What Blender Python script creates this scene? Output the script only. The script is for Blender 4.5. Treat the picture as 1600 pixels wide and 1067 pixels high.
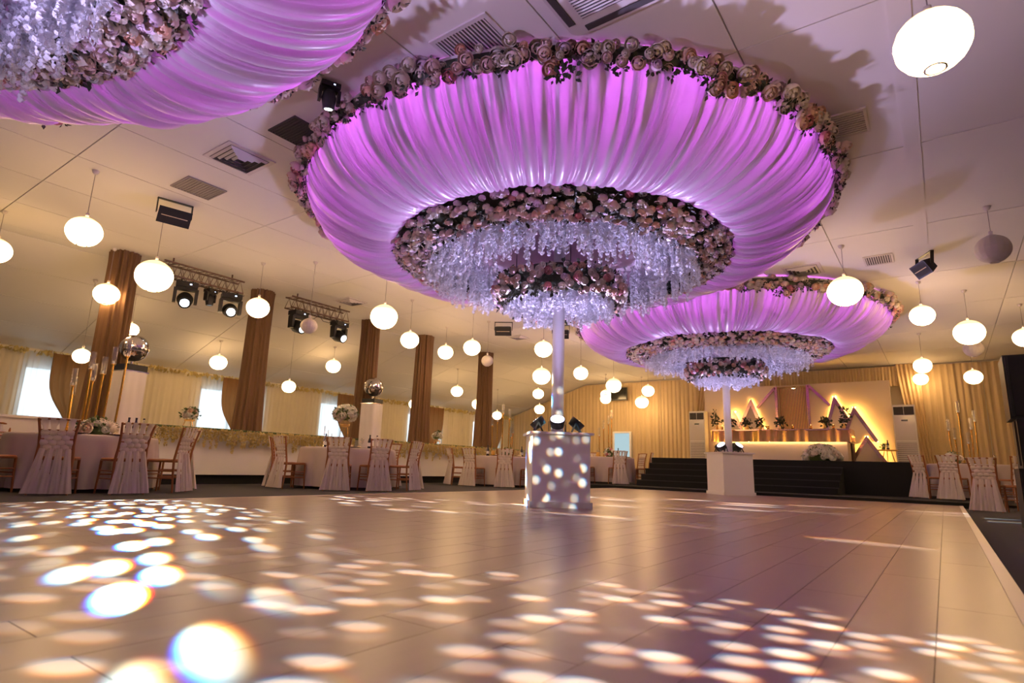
import bpy, math, random
import numpy as np
from mathutils import Vector, Matrix

random.seed(7)
RNG = np.random.default_rng(11)
PI = math.pi
sc = bpy.context.scene
for o in list(bpy.data.objects):
    bpy.data.objects.remove(o)
COL = sc.collection

# ------------------------------------------------------------------ camera
YAW, TILT, ROLL = math.radians(36.1), math.radians(11.966), math.radians(1.826)
FPX = 916.455
fw = Vector((-math.sin(YAW) * math.cos(TILT), math.cos(YAW) * math.cos(TILT), math.sin(TILT)))
r0 = Vector((math.cos(YAW), math.sin(YAW), 0))
u0 = r0.cross(fw)
cr = r0 * math.cos(ROLL) + u0 * math.sin(ROLL)
cu = -r0 * math.sin(ROLL) + u0 * math.cos(ROLL)
cam_d = bpy.data.cameras.new('camera')
cam = bpy.data.objects.new('camera', cam_d)
COL.objects.link(cam)
M = Matrix.Identity(4)
for i in range(3):
    M[i][0], M[i][1], M[i][2] = cr[i], cu[i], -fw[i]
M.translation = (0, 0, 0.53)
cam.matrix_world = M
cam_d.sensor_fit = 'HORIZONTAL'
cam_d.sensor_width = 36
cam_d.lens = FPX * 36 / 1600
cam_d.clip_start = 0.05
cam_d.dof.use_dof = True
cam_d.dof.focus_distance = 8.5
cam_d.dof.aperture_fstop = 2.6
sc.camera = cam

# ------------------------------------------------------------------ colour management
sc.view_settings.view_transform = 'Standard'
sc.view_settings.look = 'None'
sc.view_settings.exposure = -0.3
sc.view_settings.gamma = 1.0
sc.view_settings.use_curve_mapping = False

# ------------------------------------------------------------------ world: overcast daylight outside the windows
w = bpy.data.worlds.new('daylight')
sc.world = w
w.use_nodes = True
bg = w.node_tree.nodes['Background']
bg.inputs[0].default_value = (0.80, 0.92, 1.0, 1)
bg.inputs[1].default_value = 3.2

# ------------------------------------------------------------------ room measures (metres)
ZC = 4.10                    # flat ceiling
XB, XL, ZE = -12.3, -16.3, 2.77   # ceiling break, left wall, eave
XB2, XR = 4.3, 8.3
YF, YN = 22.5, -6.0
RINGS = [(-4.04, 6.6), (-3.93, 13.9), (-4.15, -0.8)]

# ------------------------------------------------------------------ stage lamps (light of fixtures built further down, and of added lamps without a fixture)
def aim(o, p, t):
    o.location = p
    d = Vector(t) - Vector(p)
    o.rotation_euler = d.to_track_quat('-Z', 'Y').to_euler()

def spot(name, p, t, power, col, ang, blend=0.4, size=0.04):
    d = bpy.data.lights.new(name, 'SPOT')
    d.energy = power; d.color = col; d.spot_size = math.radians(ang); d.spot_blend = blend; d.shadow_soft_size = size
    o = bpy.data.objects.new(name, d)
    COL.objects.link(o)
    aim(o, p, t)
    return o

def gobo(name, p, t, power, ang, scale, thr, seed, col=(1, 0.97, 0.84), fringe=0.05):
    """projector lamp with a pattern wheel: round dots with a colour fringe"""
    o = spot(name, p, t, power, col, ang, 0.25, 0.018)
    d = o.data
    d.use_nodes = True
    nt = d.node_tree
    N, L = nt.nodes, nt.links
    em = N['Emission']
    tc = N.new('ShaderNodeTexCoord')
    sp = N.new('ShaderNodeSeparateXYZ')
    L.new(tc.outputs['Normal'], sp.inputs[0])
    dx = N.new('ShaderNodeMath'); dx.operation = 'DIVIDE'
    dy = N.new('ShaderNodeMath'); dy.operation = 'DIVIDE'
    L.new(sp.outputs[0], dx.inputs[0]); L.new(sp.outputs[2], dx.inputs[1])
    L.new(sp.outputs[1], dy.inputs[0]); L.new(sp.outputs[2], dy.inputs[1])
    cb = N.new('ShaderNodeCombineXYZ')
    L.new(dx.outputs[0], cb.inputs[0]); L.new(dy.outputs[0], cb.inputs[1])
    comb = N.new('ShaderNodeCombineColor')
    for k in range(3):
        mp = N.new('ShaderNodeMapping')
        mp.inputs['Location'].default_value = (seed * 3.7 + fringe * (k - 1), seed * 1.3 + fringe * 0.6 * (k - 1), 0)
        s = scale
        mp.inputs['Scale'].default_value = (s, s, 1)
        L.new(cb.outputs[0], mp.inputs['Vector'])
        vo = N.new('ShaderNodeTexVoronoi'); vo.voronoi_dimensions = '2D'; vo.inputs['Scale'].default_value = 1.0
        vo.inputs['Randomness'].default_value = 0.85
        L.new(mp.outputs[0], vo.inputs['Vector'])
        # brightness differs from dot to dot
        sepc = N.new('ShaderNodeSeparateColor')
        L.new(vo.outputs['Color'], sepc.inputs[0])
        pw = N.new('ShaderNodeMath'); pw.operation = 'POWER'; pw.inputs[1].default_value = 1.6
        L.new(sepc.outputs[0], pw.inputs[0])
        mr = N.new('ShaderNodeMapRange')
        mr.interpolation_type = 'SMOOTHSTEP'
        mr.inputs['From Min'].default_value = thr; mr.inputs['From Max'].default_value = thr * 0.6
        mr.inputs['To Min'].default_value = 0; mr.inputs['To Max'].default_value = 1
        L.new(vo.outputs['Distance'], mr.inputs['Value'])
        mu = N.new('ShaderNodeMath'); mu.operation = 'MULTIPLY'
        L.new(mr.outputs[0], mu.inputs[0]); L.new(pw.outputs[0], mu.inputs[1])
        L.new(mu.outputs[0], comb.inputs[k])
    L.new(comb.outputs[0], em.inputs[0])
    return o

GOBOS = [  # lamp, aim point, power, cone, dots per unit, dot radius, pattern
    ((-11.2, 4.95, 3.38), (-4.9, 1.75, 0), 18000, 23, 44, 0.38, 1),
    ((-11.2, 5.82, 3.38), (-5.3, 5.3, 0), 26000, 17, 24, 0.36, 2),
    ((-11.2, 7.36, 3.38), (-2.2, 6.7, 0), 52000, 17, 20, 0.36, 3),
    ((-11.2, 8.46, 3.38), (-2.6, 9.6, 0), 70000, 18, 18, 0.36, 4),
    ((2.4, 2.6, 3.7), (-0.75, 0.65, 0), 11000, 46, 34, 0.40, 5),  # added lamp out of view, no fixture: dots on the near floor
    ((-4.43, 2.98, 3.66), (-5.0, 2.4, 0), 900, 34, 26, 0.38, 7),
    ((1.6, -1.2, 3.5), (-3.9, 6.3, 0.45), 6000, 15, 64, 0.40, 6)]  # also added unseen, without a fixture: dots on the near pedestal
for p, t, *g in GOBOS:
    d = (Vector(t) - Vector(p)).normalized()
    gobo('projector_beam', tuple(Vector(p) + d * 0.22), t, *g)      # just in front of the lens, where a fixture is built

# four wash lamps per ring throw violet light up; third set unseen, without fixtures
WASH = ((820, 150, 260, 330), (500, 300, 300, 400), (130, 650, 130, 90))   # the lamp that faces the viewer is turned up highest
for ri, (x, y) in enumerate(RINGS):
    for k in range(4):
        a = math.radians(-58 + 90 * k)
        s = 0.26
        spot('wash_beam', (x + s * math.cos(a), y + s * math.sin(a), 1.22),
             (x + 1.9 * math.cos(a), y + 1.9 * math.sin(a), 3.6), WASH[ri][k], (0.62, 0.52, 1.0), 105, 0.8, 0.08)

# ------------------------------------------------------------------ materials
MATS = {}
def mat(name, col, rough=0.6, metal=0.0, var=0.0, scale=4.0, bump=0.0, emis=None, estr=0.0, spec=0.5, rnd=0.0, coat=0.0, stretch=None):
    m = bpy.data.materials.new(name)
    m.use_nodes = True
    nt = m.node_tree
    N, L = nt.nodes, nt.links
    b = N['Principled BSDF']
    b.inputs['Base Color'].default_value = (*col, 1)
    b.inputs['Roughness'].default_value = rough
    b.inputs['Metallic'].default_value = metal
    b.inputs['Specular IOR Level'].default_value = spec
    b.inputs['Coat Weight'].default_value = coat
    if emis:
        b.inputs['Emission Color'].default_value = (*emis, 1)
        b.inputs['Emission Strength'].default_value = estr
    if var or bump:
        tc = N.new('ShaderNodeTexCoord')
        no = N.new('ShaderNodeTexNoise')
        no.inputs['Scale'].default_value = scale
        no.inputs['Detail'].default_value = 5
        if stretch:
            mp = N.new('ShaderNodeMapping'); mp.inputs['Scale'].default_value = stretch
            L.new(tc.outputs['Object'], mp.inputs[0]); L.new(mp.outputs[0], no.inputs['Vector'])
        else:
            L.new(tc.outputs['Object'], no.inputs['Vector'])
        if var:
            mx = N.new('ShaderNodeMix'); mx.data_type = 'RGBA'
            mx.inputs['A'].default_value = (*[c * (1 - var) for c in col], 1)
            mx.inputs['B'].default_value = (*[min(1, c * (1 + var)) for c in col], 1)
            L.new(no.outputs['Fac'], mx.inputs['Factor'])
            out = mx.outputs['Result']
            if rnd:
                oi = N.new('ShaderNodeObjectInfo')
                hs = N.new('ShaderNodeHueSaturation')
                mr = N.new('ShaderNodeMapRange')
                mr.inputs['To Min'].default_value = 1 - rnd; mr.inputs['To Max'].default_value = 1 + rnd
                L.new(oi.outputs['Random'], mr.inputs['Value'])
                L.new(mr.outputs[0], hs.inputs['Value'])
                L.new(out, hs.inputs['Color'])
                out = hs.outputs['Color']
            L.new(out, b.inputs['Base Color'])
        if bump:
            bp = N.new('ShaderNodeBump'); bp.inputs['Strength'].default_value = bump; bp.inputs['Distance'].default_value = 0.01
            L.new(no.outputs['Fac'], bp.inputs['Height'])
            L.new(bp.outputs[0], b.inputs['Normal'])
    MATS[name] = m
    return m

def cloth(name, col, trans=0.45, rough=0.5, clear=0.0, sheen=0.25, var=0.05, scale=3.0, streak=False):
    """fabric that lets part of the light through"""
    m = bpy.data.materials.new(name)
    m.use_nodes = True
    nt = m.node_tree
    N, L = nt.nodes, nt.links
    b = N['Principled BSDF']
    out = N['Material Output']
    b.inputs['Roughness'].default_value = rough
    b.inputs['Specular IOR Level'].default_value = sheen
    tc = N.new('ShaderNodeTexCoord'); no = N.new('ShaderNodeTexNoise'); no.inputs['Scale'].default_value = scale
    L.new(tc.outputs['Object'], no.inputs['Vector'])
    mx = N.new('ShaderNodeMix'); mx.data_type = 'RGBA'
    mx.inputs['A'].default_value = (*[c * (1 - var) for c in col], 1)
    mx.inputs['B'].default_value = (*[min(1, c * (1 + var)) for c in col], 1)
    L.new(no.outputs['Fac'], mx.inputs['Factor'])
    L.new(mx.outputs['Result'], b.inputs['Base Color'])
    t = N.new('ShaderNodeBsdfTranslucent')
    L.new(mx.outputs['Result'], t.inputs['Color'])
    ms = N.new('ShaderNodeMixShader'); ms.inputs[0].default_value = trans
    L.new(b.outputs[0], ms.inputs[1]); L.new(t.outputs[0], ms.inputs[2])
    if streak:
        # cloth layers and crease shade put in as streaks along the pleats passing less light
        sx = N.new('ShaderNodeSeparateXYZ'); L.new(tc.outputs['Object'], sx.inputs[0])
        at = N.new('ShaderNodeMath'); at.operation = 'ARCTAN2'
        L.new(sx.outputs[1], at.inputs[0]); L.new(sx.outputs[0], at.inputs[1])
        cbn = N.new('ShaderNodeCombineXYZ'); L.new(at.outputs[0], cbn.inputs[0]); L.new(sx.outputs[2], cbn.inputs[1])
        mp = N.new('ShaderNodeMapping'); mp.inputs['Scale'].default_value = (48, 0.9, 1)
        L.new(cbn.outputs[0], mp.inputs[0])
        n2 = N.new('ShaderNodeTexNoise'); n2.inputs['Scale'].default_value = 1.0; n2.inputs['Detail'].default_value = 4
        L.new(mp.outputs[0], n2.inputs['Vector'])
        mr = N.new('ShaderNodeMapRange'); mr.interpolation_type = 'SMOOTHSTEP'
        mr.inputs['From Min'].default_value = 0.38; mr.inputs['From Max'].default_value = 0.60
        mr.inputs['To Min'].default_value = trans * 0.06; mr.inputs['To Max'].default_value = trans * 1.5
        L.new(n2.outputs['Fac'], mr.inputs['Value']); L.new(mr.outputs[0], ms.inputs[0])
    last = ms
    if clear:
        tr = N.new('ShaderNodeBsdfTransparent')
        m2 = N.new('ShaderNodeMixShader'); m2.inputs[0].default_value = clear
        L.new(ms.outputs[0], m2.inputs[1]); L.new(tr.outputs[0], m2.inputs[2])
        last = m2
    L.new(last.outputs[0], out.inputs['Surface'])
    MATS[name] = m
    return m

def emitter(name, col, strength):
    m = bpy.data.materials.new(name)
    m.use_nodes = True
    nt = m.node_tree
    N, L = nt.nodes, nt.links
    N.remove(N['Principled BSDF'])
    e = N.new('ShaderNodeEmission')
    e.inputs[0].default_value = (*col, 1); e.inputs[1].default_value = strength
    L.new(e.outputs[0], N['Material Output'].inputs['Surface'])
    MATS[name] = m
    return m

def glass(name, col=(1, 1, 1), rough=0.02, clear=0.8):
    m = bpy.data.materials.new(name)
    m.use_nodes = True
    nt = m.node_tree
    N, L = nt.nodes, nt.links
    b = N['Principled BSDF']
    b.inputs['Base Color'].default_value = (*col, 1)
    b.inputs['Roughness'].default_value = rough
    tr = N.new('ShaderNodeBsdfTransparent'); tr.inputs[0].default_value = (*col, 1)
    ms = N.new('ShaderNodeMixShader'); ms.inputs[0].default_value = clear
    g = N.new('ShaderNodeBsdfGlossy'); g.inputs['Roughness'].default_value = rough
    L.new(g.outputs[0], ms.inputs[1]); L.new(tr.outputs[0], ms.inputs[2])
    L.new(ms.outputs[0], N['Material Output'].inputs['Surface'])
    MATS[name] = m
    return m

mat('ceiling_paint', (0.77, 0.73, 0.68), 0.7, var=0.03, scale=1.5)
mat('joint', (0.45, 0.41, 0.38), 0.8)
mat('wall_paint', (0.72, 0.66, 0.55), 0.8, var=0.04, scale=1)
mat('white_paint', (0.84, 0.82, 0.81), 0.45, var=0.03, scale=3)
mat('carpet', (0.045, 0.043, 0.047), 0.95, var=0.3, scale=60, bump=0.3)
mat('laminate', (0.265, 0.178, 0.158), 0.31, var=0.10, scale=3.0, rnd=0.07, stretch=(6, 0.5, 1), coat=0.0, spec=0.6)
mat('dark_gap', (0.10, 0.07, 0.06), 0.8)
mat('trim_metal', (0.62, 0.55, 0.50), 0.4, metal=0.3, var=0.05)
mat('black_carpet', (0.006, 0.006, 0.007), 0.9, var=0.3, scale=40)
mat('black_plastic', (0.012, 0.012, 0.014), 0.45, var=0.2, scale=9)
mat('black_metal', (0.02, 0.02, 0.022), 0.4, metal=0.3, var=0.2, scale=9)
mat('grille_black', (0.02, 0.018, 0.018), 0.7, var=0.2, scale=20)
mat('truss_metal', (0.16, 0.10, 0.08), 0.4, metal=0.7, var=0.1)
mat('vent_white', (0.66, 0.60, 0.57), 0.5, var=0.03)
mat('vent_dark', (0.06, 0.05, 0.05), 0.7)
mat('vent_grey', (0.30, 0.26, 0.25), 0.6)
mat('wood', (0.30, 0.105, 0.035), 0.4, var=0.25, scale=5, stretch=(1, 1, 0.2))
cloth('ring_satin', (0.60, 0.50, 0.58), 0.46, 0.34, sheen=0.6, streak=True)
cloth('disc_satin', (0.84, 0.76, 0.80), 0.40, 0.4)
cloth('tulle', (0.80, 0.72, 0.69), 0.30, 0.7, clear=0.10)
cloth('table_linen', (0.58, 0.50, 0.48), 0.1, 0.8)
cloth('sheer_cream', (0.86, 0.79, 0.65), 0.45, 0.8, clear=0.0)
cloth('sheer_daylit', (0.90, 0.93, 0.92), 0.75, 0.8, clear=0.35)  # same cloth as the cream sheer, whitened for the daylight behind it
cloth('stand_cloth', (0.80, 0.75, 0.76), 0.1, 0.7)
cloth('brown_velvet', (0.205, 0.115, 0.062), 0.10, 0.7)
cloth('brown_drape', (0.28, 0.13, 0.045), 0.45, 0.7)
cloth('gold_drape', (0.68, 0.51, 0.29), 0.15, 0.75)
cloth('lantern_off', (0.72, 0.66, 0.62), 0.3, 0.8)
emitter('lantern_lit', (1.0, 0.62, 0.27), 24.0)
def lantern_glow(m):
    # bulb glow painted into the paper's emission, no bulb inside: bright low, dim crown
    N, L = m.node_tree.nodes, m.node_tree.links
    tc = N.new('ShaderNodeTexCoord'); sp = N.new('ShaderNodeSeparateXYZ'); L.new(tc.outputs['Object'], sp.inputs[0])
    mr = N.new('ShaderNodeMapRange'); mr.interpolation_type = 'SMOOTHSTEP'
    mr.inputs['From Min'].default_value = -0.02; mr.inputs['From Max'].default_value = 0.15
    mr.inputs['To Min'].default_value = 36.0; mr.inputs['To Max'].default_value = 3.0
    L.new(sp.outputs[2], mr.inputs['Value']); L.new(mr.outputs[0], N['Emission'].inputs[1])
lantern_glow(MATS['lantern_lit'])
emitter('led_violet', (0.72, 0.16, 0.95), 46.0)
emitter('led_warm', (1.0, 0.55, 0.12), 60.0)
emitter('led_bar', (1.0, 0.62, 0.25), 40.0)
emitter('lens_white', (0.80, 0.90, 1.0), 22.0)
emitter('lens_violet', (0.80, 0.72, 1.0), 9.0)
emitter('status_light', (0.6, 0.7, 1.0), 4.0)
emitter('candle_flame', (1.0, 0.55, 0.15), 6.0)
emitter('niche_lamp', (1.0, 0.85, 0.6), 30.0)
mat('petal_cream', (0.80, 0.70, 0.60), 0.55, var=0.08, scale=20, rnd=0.08)
mat('petal_blush', (0.82, 0.60, 0.55), 0.55, var=0.10, scale=20, rnd=0.08)
mat('petal_peach', (0.80, 0.50, 0.36), 0.55, var=0.10, scale=20, rnd=0.08)
mat('petal_lilac', (0.74, 0.56, 0.66), 0.55, var=0.10, scale=20, rnd=0.08)
mat('petal_rose', (0.66, 0.25, 0.26), 0.55, var=0.12, scale=20, rnd=0.08)
mat('petal_white', (0.86, 0.84, 0.78), 0.55, var=0.05, scale=20)
cloth('wisteria_white', (0.88, 0.88, 0.92), 0.35, 0.45, sheen=0.6)
cloth('wisteria_gold', (0.70, 0.58, 0.26), 0.2, 0.6)
mat('leaf_dark', (0.035, 0.042, 0.022), 0.55, var=0.3, scale=10)
mat('leaf_green', (0.08, 0.13, 0.04), 0.5, var=0.3, scale=10)
mat('gold', (0.80, 0.47, 0.12), 0.16, metal=1.0, var=0.04)
mat('gold_brushed', (0.80, 0.50, 0.18), 0.35, metal=0.9, var=0.06)
mat('niche_mauve', (0.22, 0.10, 0.17), 0.3, var=0.1)  # violet light inside the niche put into the colour
mat('bronze_mirror', (0.60, 0.36, 0.30), 0.2, metal=1.0, var=0.05)
mat('chrome', (0.82, 0.80, 0.80), 0.08, metal=1.0, var=0.02)
mat('mirror_tile', (0.80, 0.76, 0.76), 0.10, metal=1.0, var=0.03)
mat('backdrop_panel', (0.74, 0.60, 0.46), 0.6, var=0.02)
mat('bar_white', (0.62, 0.52, 0.44), 0.5, var=0.02)
mat('ac_white', (0.70, 0.65, 0.58), 0.35, var=0.02)
mat('ac_panel', (0.62, 0.56, 0.50), 0.12, var=0.03)
mat('screen', (0.012, 0.012, 0.012), 0.15)
mat('bottle_dark', (0.03, 0.025, 0.05), 0.15, var=0.1)
mat('label_paper', (0.75, 0.72, 0.75), 0.6, var=0.05)
mat('juice', (0.85, 0.45, 0.04), 0.3, var=0.1)
mat('plate_dark', (0.10, 0.045, 0.035), 0.35, var=0.1)
mat('napkin', (0.72, 0.58, 0.40), 0.8, var=0.1)
mat('sofa_dark', (0.05, 0.02, 0.02), 0.6, var=0.2)
glass('clear_glass', (0.96, 0.96, 0.97), 0.05, 0.80)
glass('window_glass', (0.95, 0.98, 1.0), 0.02, 0.9)

# ------------------------------------------------------------------ mesh helpers
class MB:
    """collects shapes; build() links them as one mesh object"""
    def __init__(s):
        s.v = []; s.f = []; s.sm = []; s.mi = []
    def add(s, vs, fs, smooth=False, mi=0):
        n = len(s.v)
        s.v.extend([tuple(p) for p in vs])
        s.f.extend([tuple(i + n for i in f) for f in fs])
        s.sm.extend([smooth] * len(fs)); s.mi.extend([mi] * len(fs))
        return s
    def box(s, c, d, rz=0.0, mi=0, taper=1.0):
        x, y, z = d[0] / 2, d[1] / 2, d[2] / 2
        ca, sa = math.cos(rz), math.sin(rz)
        vs = []
        for sz, t in ((-1, 1.0), (1, taper)):
            for sx, sy in ((-1, -1), (1, -1), (1, 1), (-1, 1)):
                px, py = sx * x * t, sy * y * t
                vs.append((c[0] + px * ca - py * sa, c[1] + px * sa + py * ca, c[2] + sz * z))
        return s.add(vs, [(3, 2, 1, 0), (4, 5, 6, 7), (0, 1, 5, 4), (1, 2, 6, 5), (2, 3, 7, 6), (3, 0, 4, 7)], False, mi)
    def bar(s, a, b, w, h, up=(0, 0, 1), mi=0):
        a, b = Vector(a), Vector(b)
        d = (b - a).normalized()
        u = Vector(up)
        x = d.cross(u)
        if x.length < 1e-4:
            x = d.cross(Vector((1, 0, 0)))
        x.normalize()
        y = x.cross(d).normalized()
        vs = []
        for p in (a, b):
            for i, j in ((-1, -1), (1, -1), (1, 1), (-1, 1)):
                vs.append(p + x * (w / 2 * i) + y * (h / 2 * j))
        return s.add(vs, [(3, 2, 1, 0), (4, 5, 6, 7), (0, 1, 5, 4), (1, 2, 6, 5), (2, 3, 7, 6), (3, 0, 4, 7)], False, mi)
    def tube(s, pts, r, n=8, cap=True, mi=0):
        P = [Vector(p) for p in pts]
        R = r if isinstance(r, (list, tuple)) else [r] * len(P)
        vs = []; fs = []
        ref = None
        for i, p in enumerate(P):
            t = (P[min(i + 1, len(P) - 1)] - P[max(i - 1, 0)]).normalized()
            if ref is None:
                ref = Vector((1, 0, 0)) if abs(t.x) < 0.9 else Vector((0, 1, 0))
            x = (ref - t * ref.dot(t)).normalized()
            y = t.cross(x)
            ref = x
            for k in range(n):
                a = 2 * PI * k / n
                vs.append(p + (x * math.cos(a) + y * math.sin(a)) * R[i])
        for i in range(len(P) - 1):
            for k in range(n):
                a, b = i * n + k, i * n + (k + 1) % n
                fs.append((a, b, b + n, a + n))
        s.add(vs, fs, True, mi)
        if cap:
            s.add(vs[:n], [tuple(reversed(range(n)))], False, mi)
            s.add(vs[-n:], [tuple(range(n))], False, mi)
        return s
    def lathe(s, prof, n=24, c=(0, 0, 0), mi=0, smooth=True):
        vs = []; fs = []
        m = len(prof)
        for r, z in prof:
            for k in range(n):
                a = 2 * PI * k / n
                vs.append((c[0] + r * math.cos(a), c[1] + r * math.sin(a), c[2] + z))
        for i in range(m - 1):
            for k in range(n):
                a, b = i * n + k, i * n + (k + 1) % n
                fs.append((a, b, b + n, a + n))
        return s.add(vs, fs, smooth, mi)
    def grid(s, fn, nu, nv, closed=False, mi=0, smooth=True):
        vs = []; fs = []
        nn = nu if closed else nu + 1
        for j in range(nv + 1):
            for i in range(nn):
                vs.append(fn(i / nu, j / nv))
        for j in range(nv):
            for i in range(nu):
                a = j * nn + i; b = j * nn + (i + 1) % nn
                fs.append((a, b, b + nn, a + nn))
        return s.add(vs, fs, smooth, mi)
    def prism(s, poly, y0, y1, mi=0):
        """polygon in x,z pushed along y"""
        n = len(poly)
        vs = [(x, y0, z) for x, z in poly] + [(x, y1, z) for x, z in poly]
        fs = [tuple(range(n)), tuple(reversed(range(n, 2 * n)))]
        for i in range(n):
            j = (i + 1) % n
            fs.append((i, i + n, j + n, j))
        return s.add(vs, fs, False, mi)
    def mesh(s, name, mats):
        me = bpy.data.meshes.new(name)
        me.from_pydata(s.v, [], s.f)
        if isinstance(mats, str):
            mats = [mats]
        for k in mats:
            me.materials.append(MATS[k])
        me.polygons.foreach_set('use_smooth', s.sm)
        if len(mats) > 1:
            me.polygons.foreach_set('material_index', s.mi)
        me.update()
        return me
    def build(s, name, mats, parent=None, loc=None, rz=0.0):
        return place(name, s.mesh(name, mats), parent, loc, rz)

def place(name, me, parent=None, loc=None, rz=0.0, scale=None):
    o = bpy.data.objects.new(name, me)
    COL.objects.link(o)
    if parent is not None:
        o.parent = parent
    if loc is not None:
        o.location = loc
    if rz:
        o.rotation_euler = (0, 0, rz)
    if scale is not None:
        o.scale = (scale,) * 3 if isinstance(scale, (int, float)) else scale
    return o

def thing(name, label, cat, loc=(0, 0, 0), rz=0.0, group=None):
    o = bpy.data.objects.new(name, None)
    o.empty_display_size = 0.1
    COL.objects.link(o)
    o.location = loc
    o.rotation_euler = (0, 0, rz)
    return tag(o, label, cat, group)

def tag(o, label, cat, group=None, kind=None):
    o['label'] = label; o['category'] = cat
    if group: o['group'] = group
    if kind: o['kind'] = kind
    return o

def struct(o, label=None, cat=None):
    o['kind'] = 'structure'
    if label: o['label'] = label
    if cat: o['category'] = cat
    return o

def dup(root, loc, rz=0.0, label=None, group=None, scale=None):
    r = root.copy(); COL.objects.link(r)
    r.location = loc; r.rotation_euler = (0, 0, rz)
    if scale: r.scale = (scale,) * 3
    if label: r['label'] = label
    if group: r['group'] = group
    for ch in list(root.children):
        c = ch.copy(); COL.objects.link(c); c.parent = r
        for g in list(ch.children):
            d = g.copy(); COL.objects.link(d); d.parent = c
    return r

def merged(name, items, parent=None):
    """many small copies joined into one mesh: items = (mesh, matrix)"""
    V = []; F = []; MI = []; SM = []; mats = []
    cache = {}
    off = 0
    for me, mx in items:
        if me.name not in cache:
            co = np.empty(len(me.vertices) * 3); me.vertices.foreach_get('co', co)
            sl = []
            for m in me.materials:
                if m not in mats: mats.append(m)
                sl.append(mats.index(m))
            fs = [tuple(p.vertices) for p in me.polygons]
            mi = [sl[p.material_index] for p in me.polygons]
            sm = [p.use_smooth for p in me.polygons]
            cache[me.name] = (co.reshape(-1, 3), fs, mi, sm)
        co, fs, mi, sm = cache[me.name]
        A = np.array(mx)
        V.append(co @ A[:3, :3].T + A[:3, 3])
        F.extend([tuple(i + off for i in f) for f in fs]); MI.extend(mi); SM.extend(sm)
        off += len(co)
    me = bpy.data.meshes.new(name)
    me.from_pydata(np.concatenate(V).tolist(), [], F)
    for m in mats: me.materials.append(m)
    me.polygons.foreach_set('material_index', MI)
    me.polygons.foreach_set('use_smooth', SM)
    me.update()
    o = place(name, me, parent)
    o['kind'] = 'stuff'
    return o

def mtx(p, rot=(0, 0, 0), s=1.0):
    from mathutils import Euler
    return Matrix.Translation(p) @ Euler(rot).to_matrix().to_4x4() @ Matrix.Diagonal((s, s, s, 1))

def ceil_z(x):
    if x < XB: return ZC - (XB - x) * (ZC - ZE) / (XB - XL)
    if x > XB2: return ZC - (x - XB2) * (ZC - ZE) / (XR - XB2)
    return ZC

# ================================================================== THE SETTING
# carpet floor
fl = MB().box(((XL + XR) / 2, (YF + YN) / 2, -0.05), (XR - XL + 0.6, YF - YN + 0.6, 0.1)).build('floor', 'carpet')
struct(fl, 'dark grey carpet floor around the dance floor', 'floor')

# dance floor: laminate planks on a low deck
DX0, DX1, DY0, DY1 = -7.0, 0.17, -0.9, 14.45
df = MB().box(((DX0 + DX1) / 2, (DY1 - 5.0) / 2, 0.021), (DX1 - DX0 - 0.02, DY1 + 5.0 - 0.02, 0.042)).build('dance_floor', 'dark_gap')
struct(df, 'pinkish beige laminate dance floor lit by dots of light', 'floor')
NC, NR = 30, 10
pw, pl = (DX1 - DX0) / NC, (DY1 - DY0) / NR
pm = MB().box((0, 0, 0.0245), (pw - 0.0025, pl - 0.003, 0.049)).mesh('plank', 'laminate')
pm_half = MB().box((0, 0, 0.0245), (pw - 0.0025, pl / 2 - 0.003, 0.049)).mesh('plank', 'laminate')
for i in range(NC):
    x = DX0 + (i + 0.5) * pw
    st = (i % 2)
    for j in range(NR):
        if st and j == 0:
            place('plank', pm_half, df, (x, DY0 + pl / 4, 0.001))
        y = DY0 + (j + 0.5 + 0.5 * st) * pl
        if st and j == NR - 1:
            place('plank', pm_half, df, (x, DY1 - pl / 4, 0.001))
        else:
            place('plank', pm, df, (x, y, 0.001))
MB().box(((DX0 + DX1) / 2, (DY0 - 5.0) / 2, 0.0245), (DX1 - DX0, 4.1, 0.049)).build('deck_board', 'laminate', df, (0, 0, 0.001))
for a, b in (((DX1 + 0.03, DY1, 0.026), (DX1 + 0.03, -5, 0.026)), ((DX0 - 0.03, DY1, 0.026), (DX0 - 0.03, -5, 0.026))):
    MB().bar(a, b, 0.06, 0.052).build('edge_trim', 'trim_metal', df)

# ceiling: flat boards in the middle, sloping boards along both long sides
ce = MB().box(((XB + XB2) / 2, (YF + YN) / 2, ZC + 0.06), (XB2 - XB, YF - YN, 0.08)).build('ceiling', 'joint')
struct(ce, 'white panelled ceiling with thin joints', 'ceiling')
cw, cl = 1.2, 2.53
xs = [0.1 + cw * k for k in range(-11, 5)]
xs = [XB] + [x for x in xs if XB + 0.2 < x < XB2 - 0.2] + [XB2]
ys = [2.16 + cl * k for k in range(-4, 9)]
ys = [YN] + [y for y in ys if YN + 0.2 < y < YF - 0.2] + [YF]
GAP = 0.014
cache = {}
def panel(x0, x1, y0, y1):
    k = (round(x1 - x0, 3), round(y1 - y0, 3))
    if k not in cache:
        cache[k] = MB().box((0, 0, 0.012), (k[0] - GAP, k[1] - GAP, 0.024)).mesh('panel', 'ceiling_paint')
    return cache[k]
for i in range(len(xs) - 1):
    for j in range(len(ys) - 1):
        place('panel', panel(xs[i], xs[i + 1], ys[j], ys[j + 1]), ce, ((xs[i] + xs[i + 1]) / 2, (ys[j] + ys[j + 1]) / 2, ZC))
# a wide cover strip runs the length of the room, narrow battens across it
MB().box((0.06, (YF + YN) / 2, ZC - 0.003), (0.16, YF - YN, 0.006)).build('batten', 'ceiling_paint', ce)
for y in ys[4:-1]:
    MB().box((2.25, y, ZC - 0.002), (4.0, 0.04, 0.006)).build('batten', 'ceiling_paint', ce)
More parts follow.
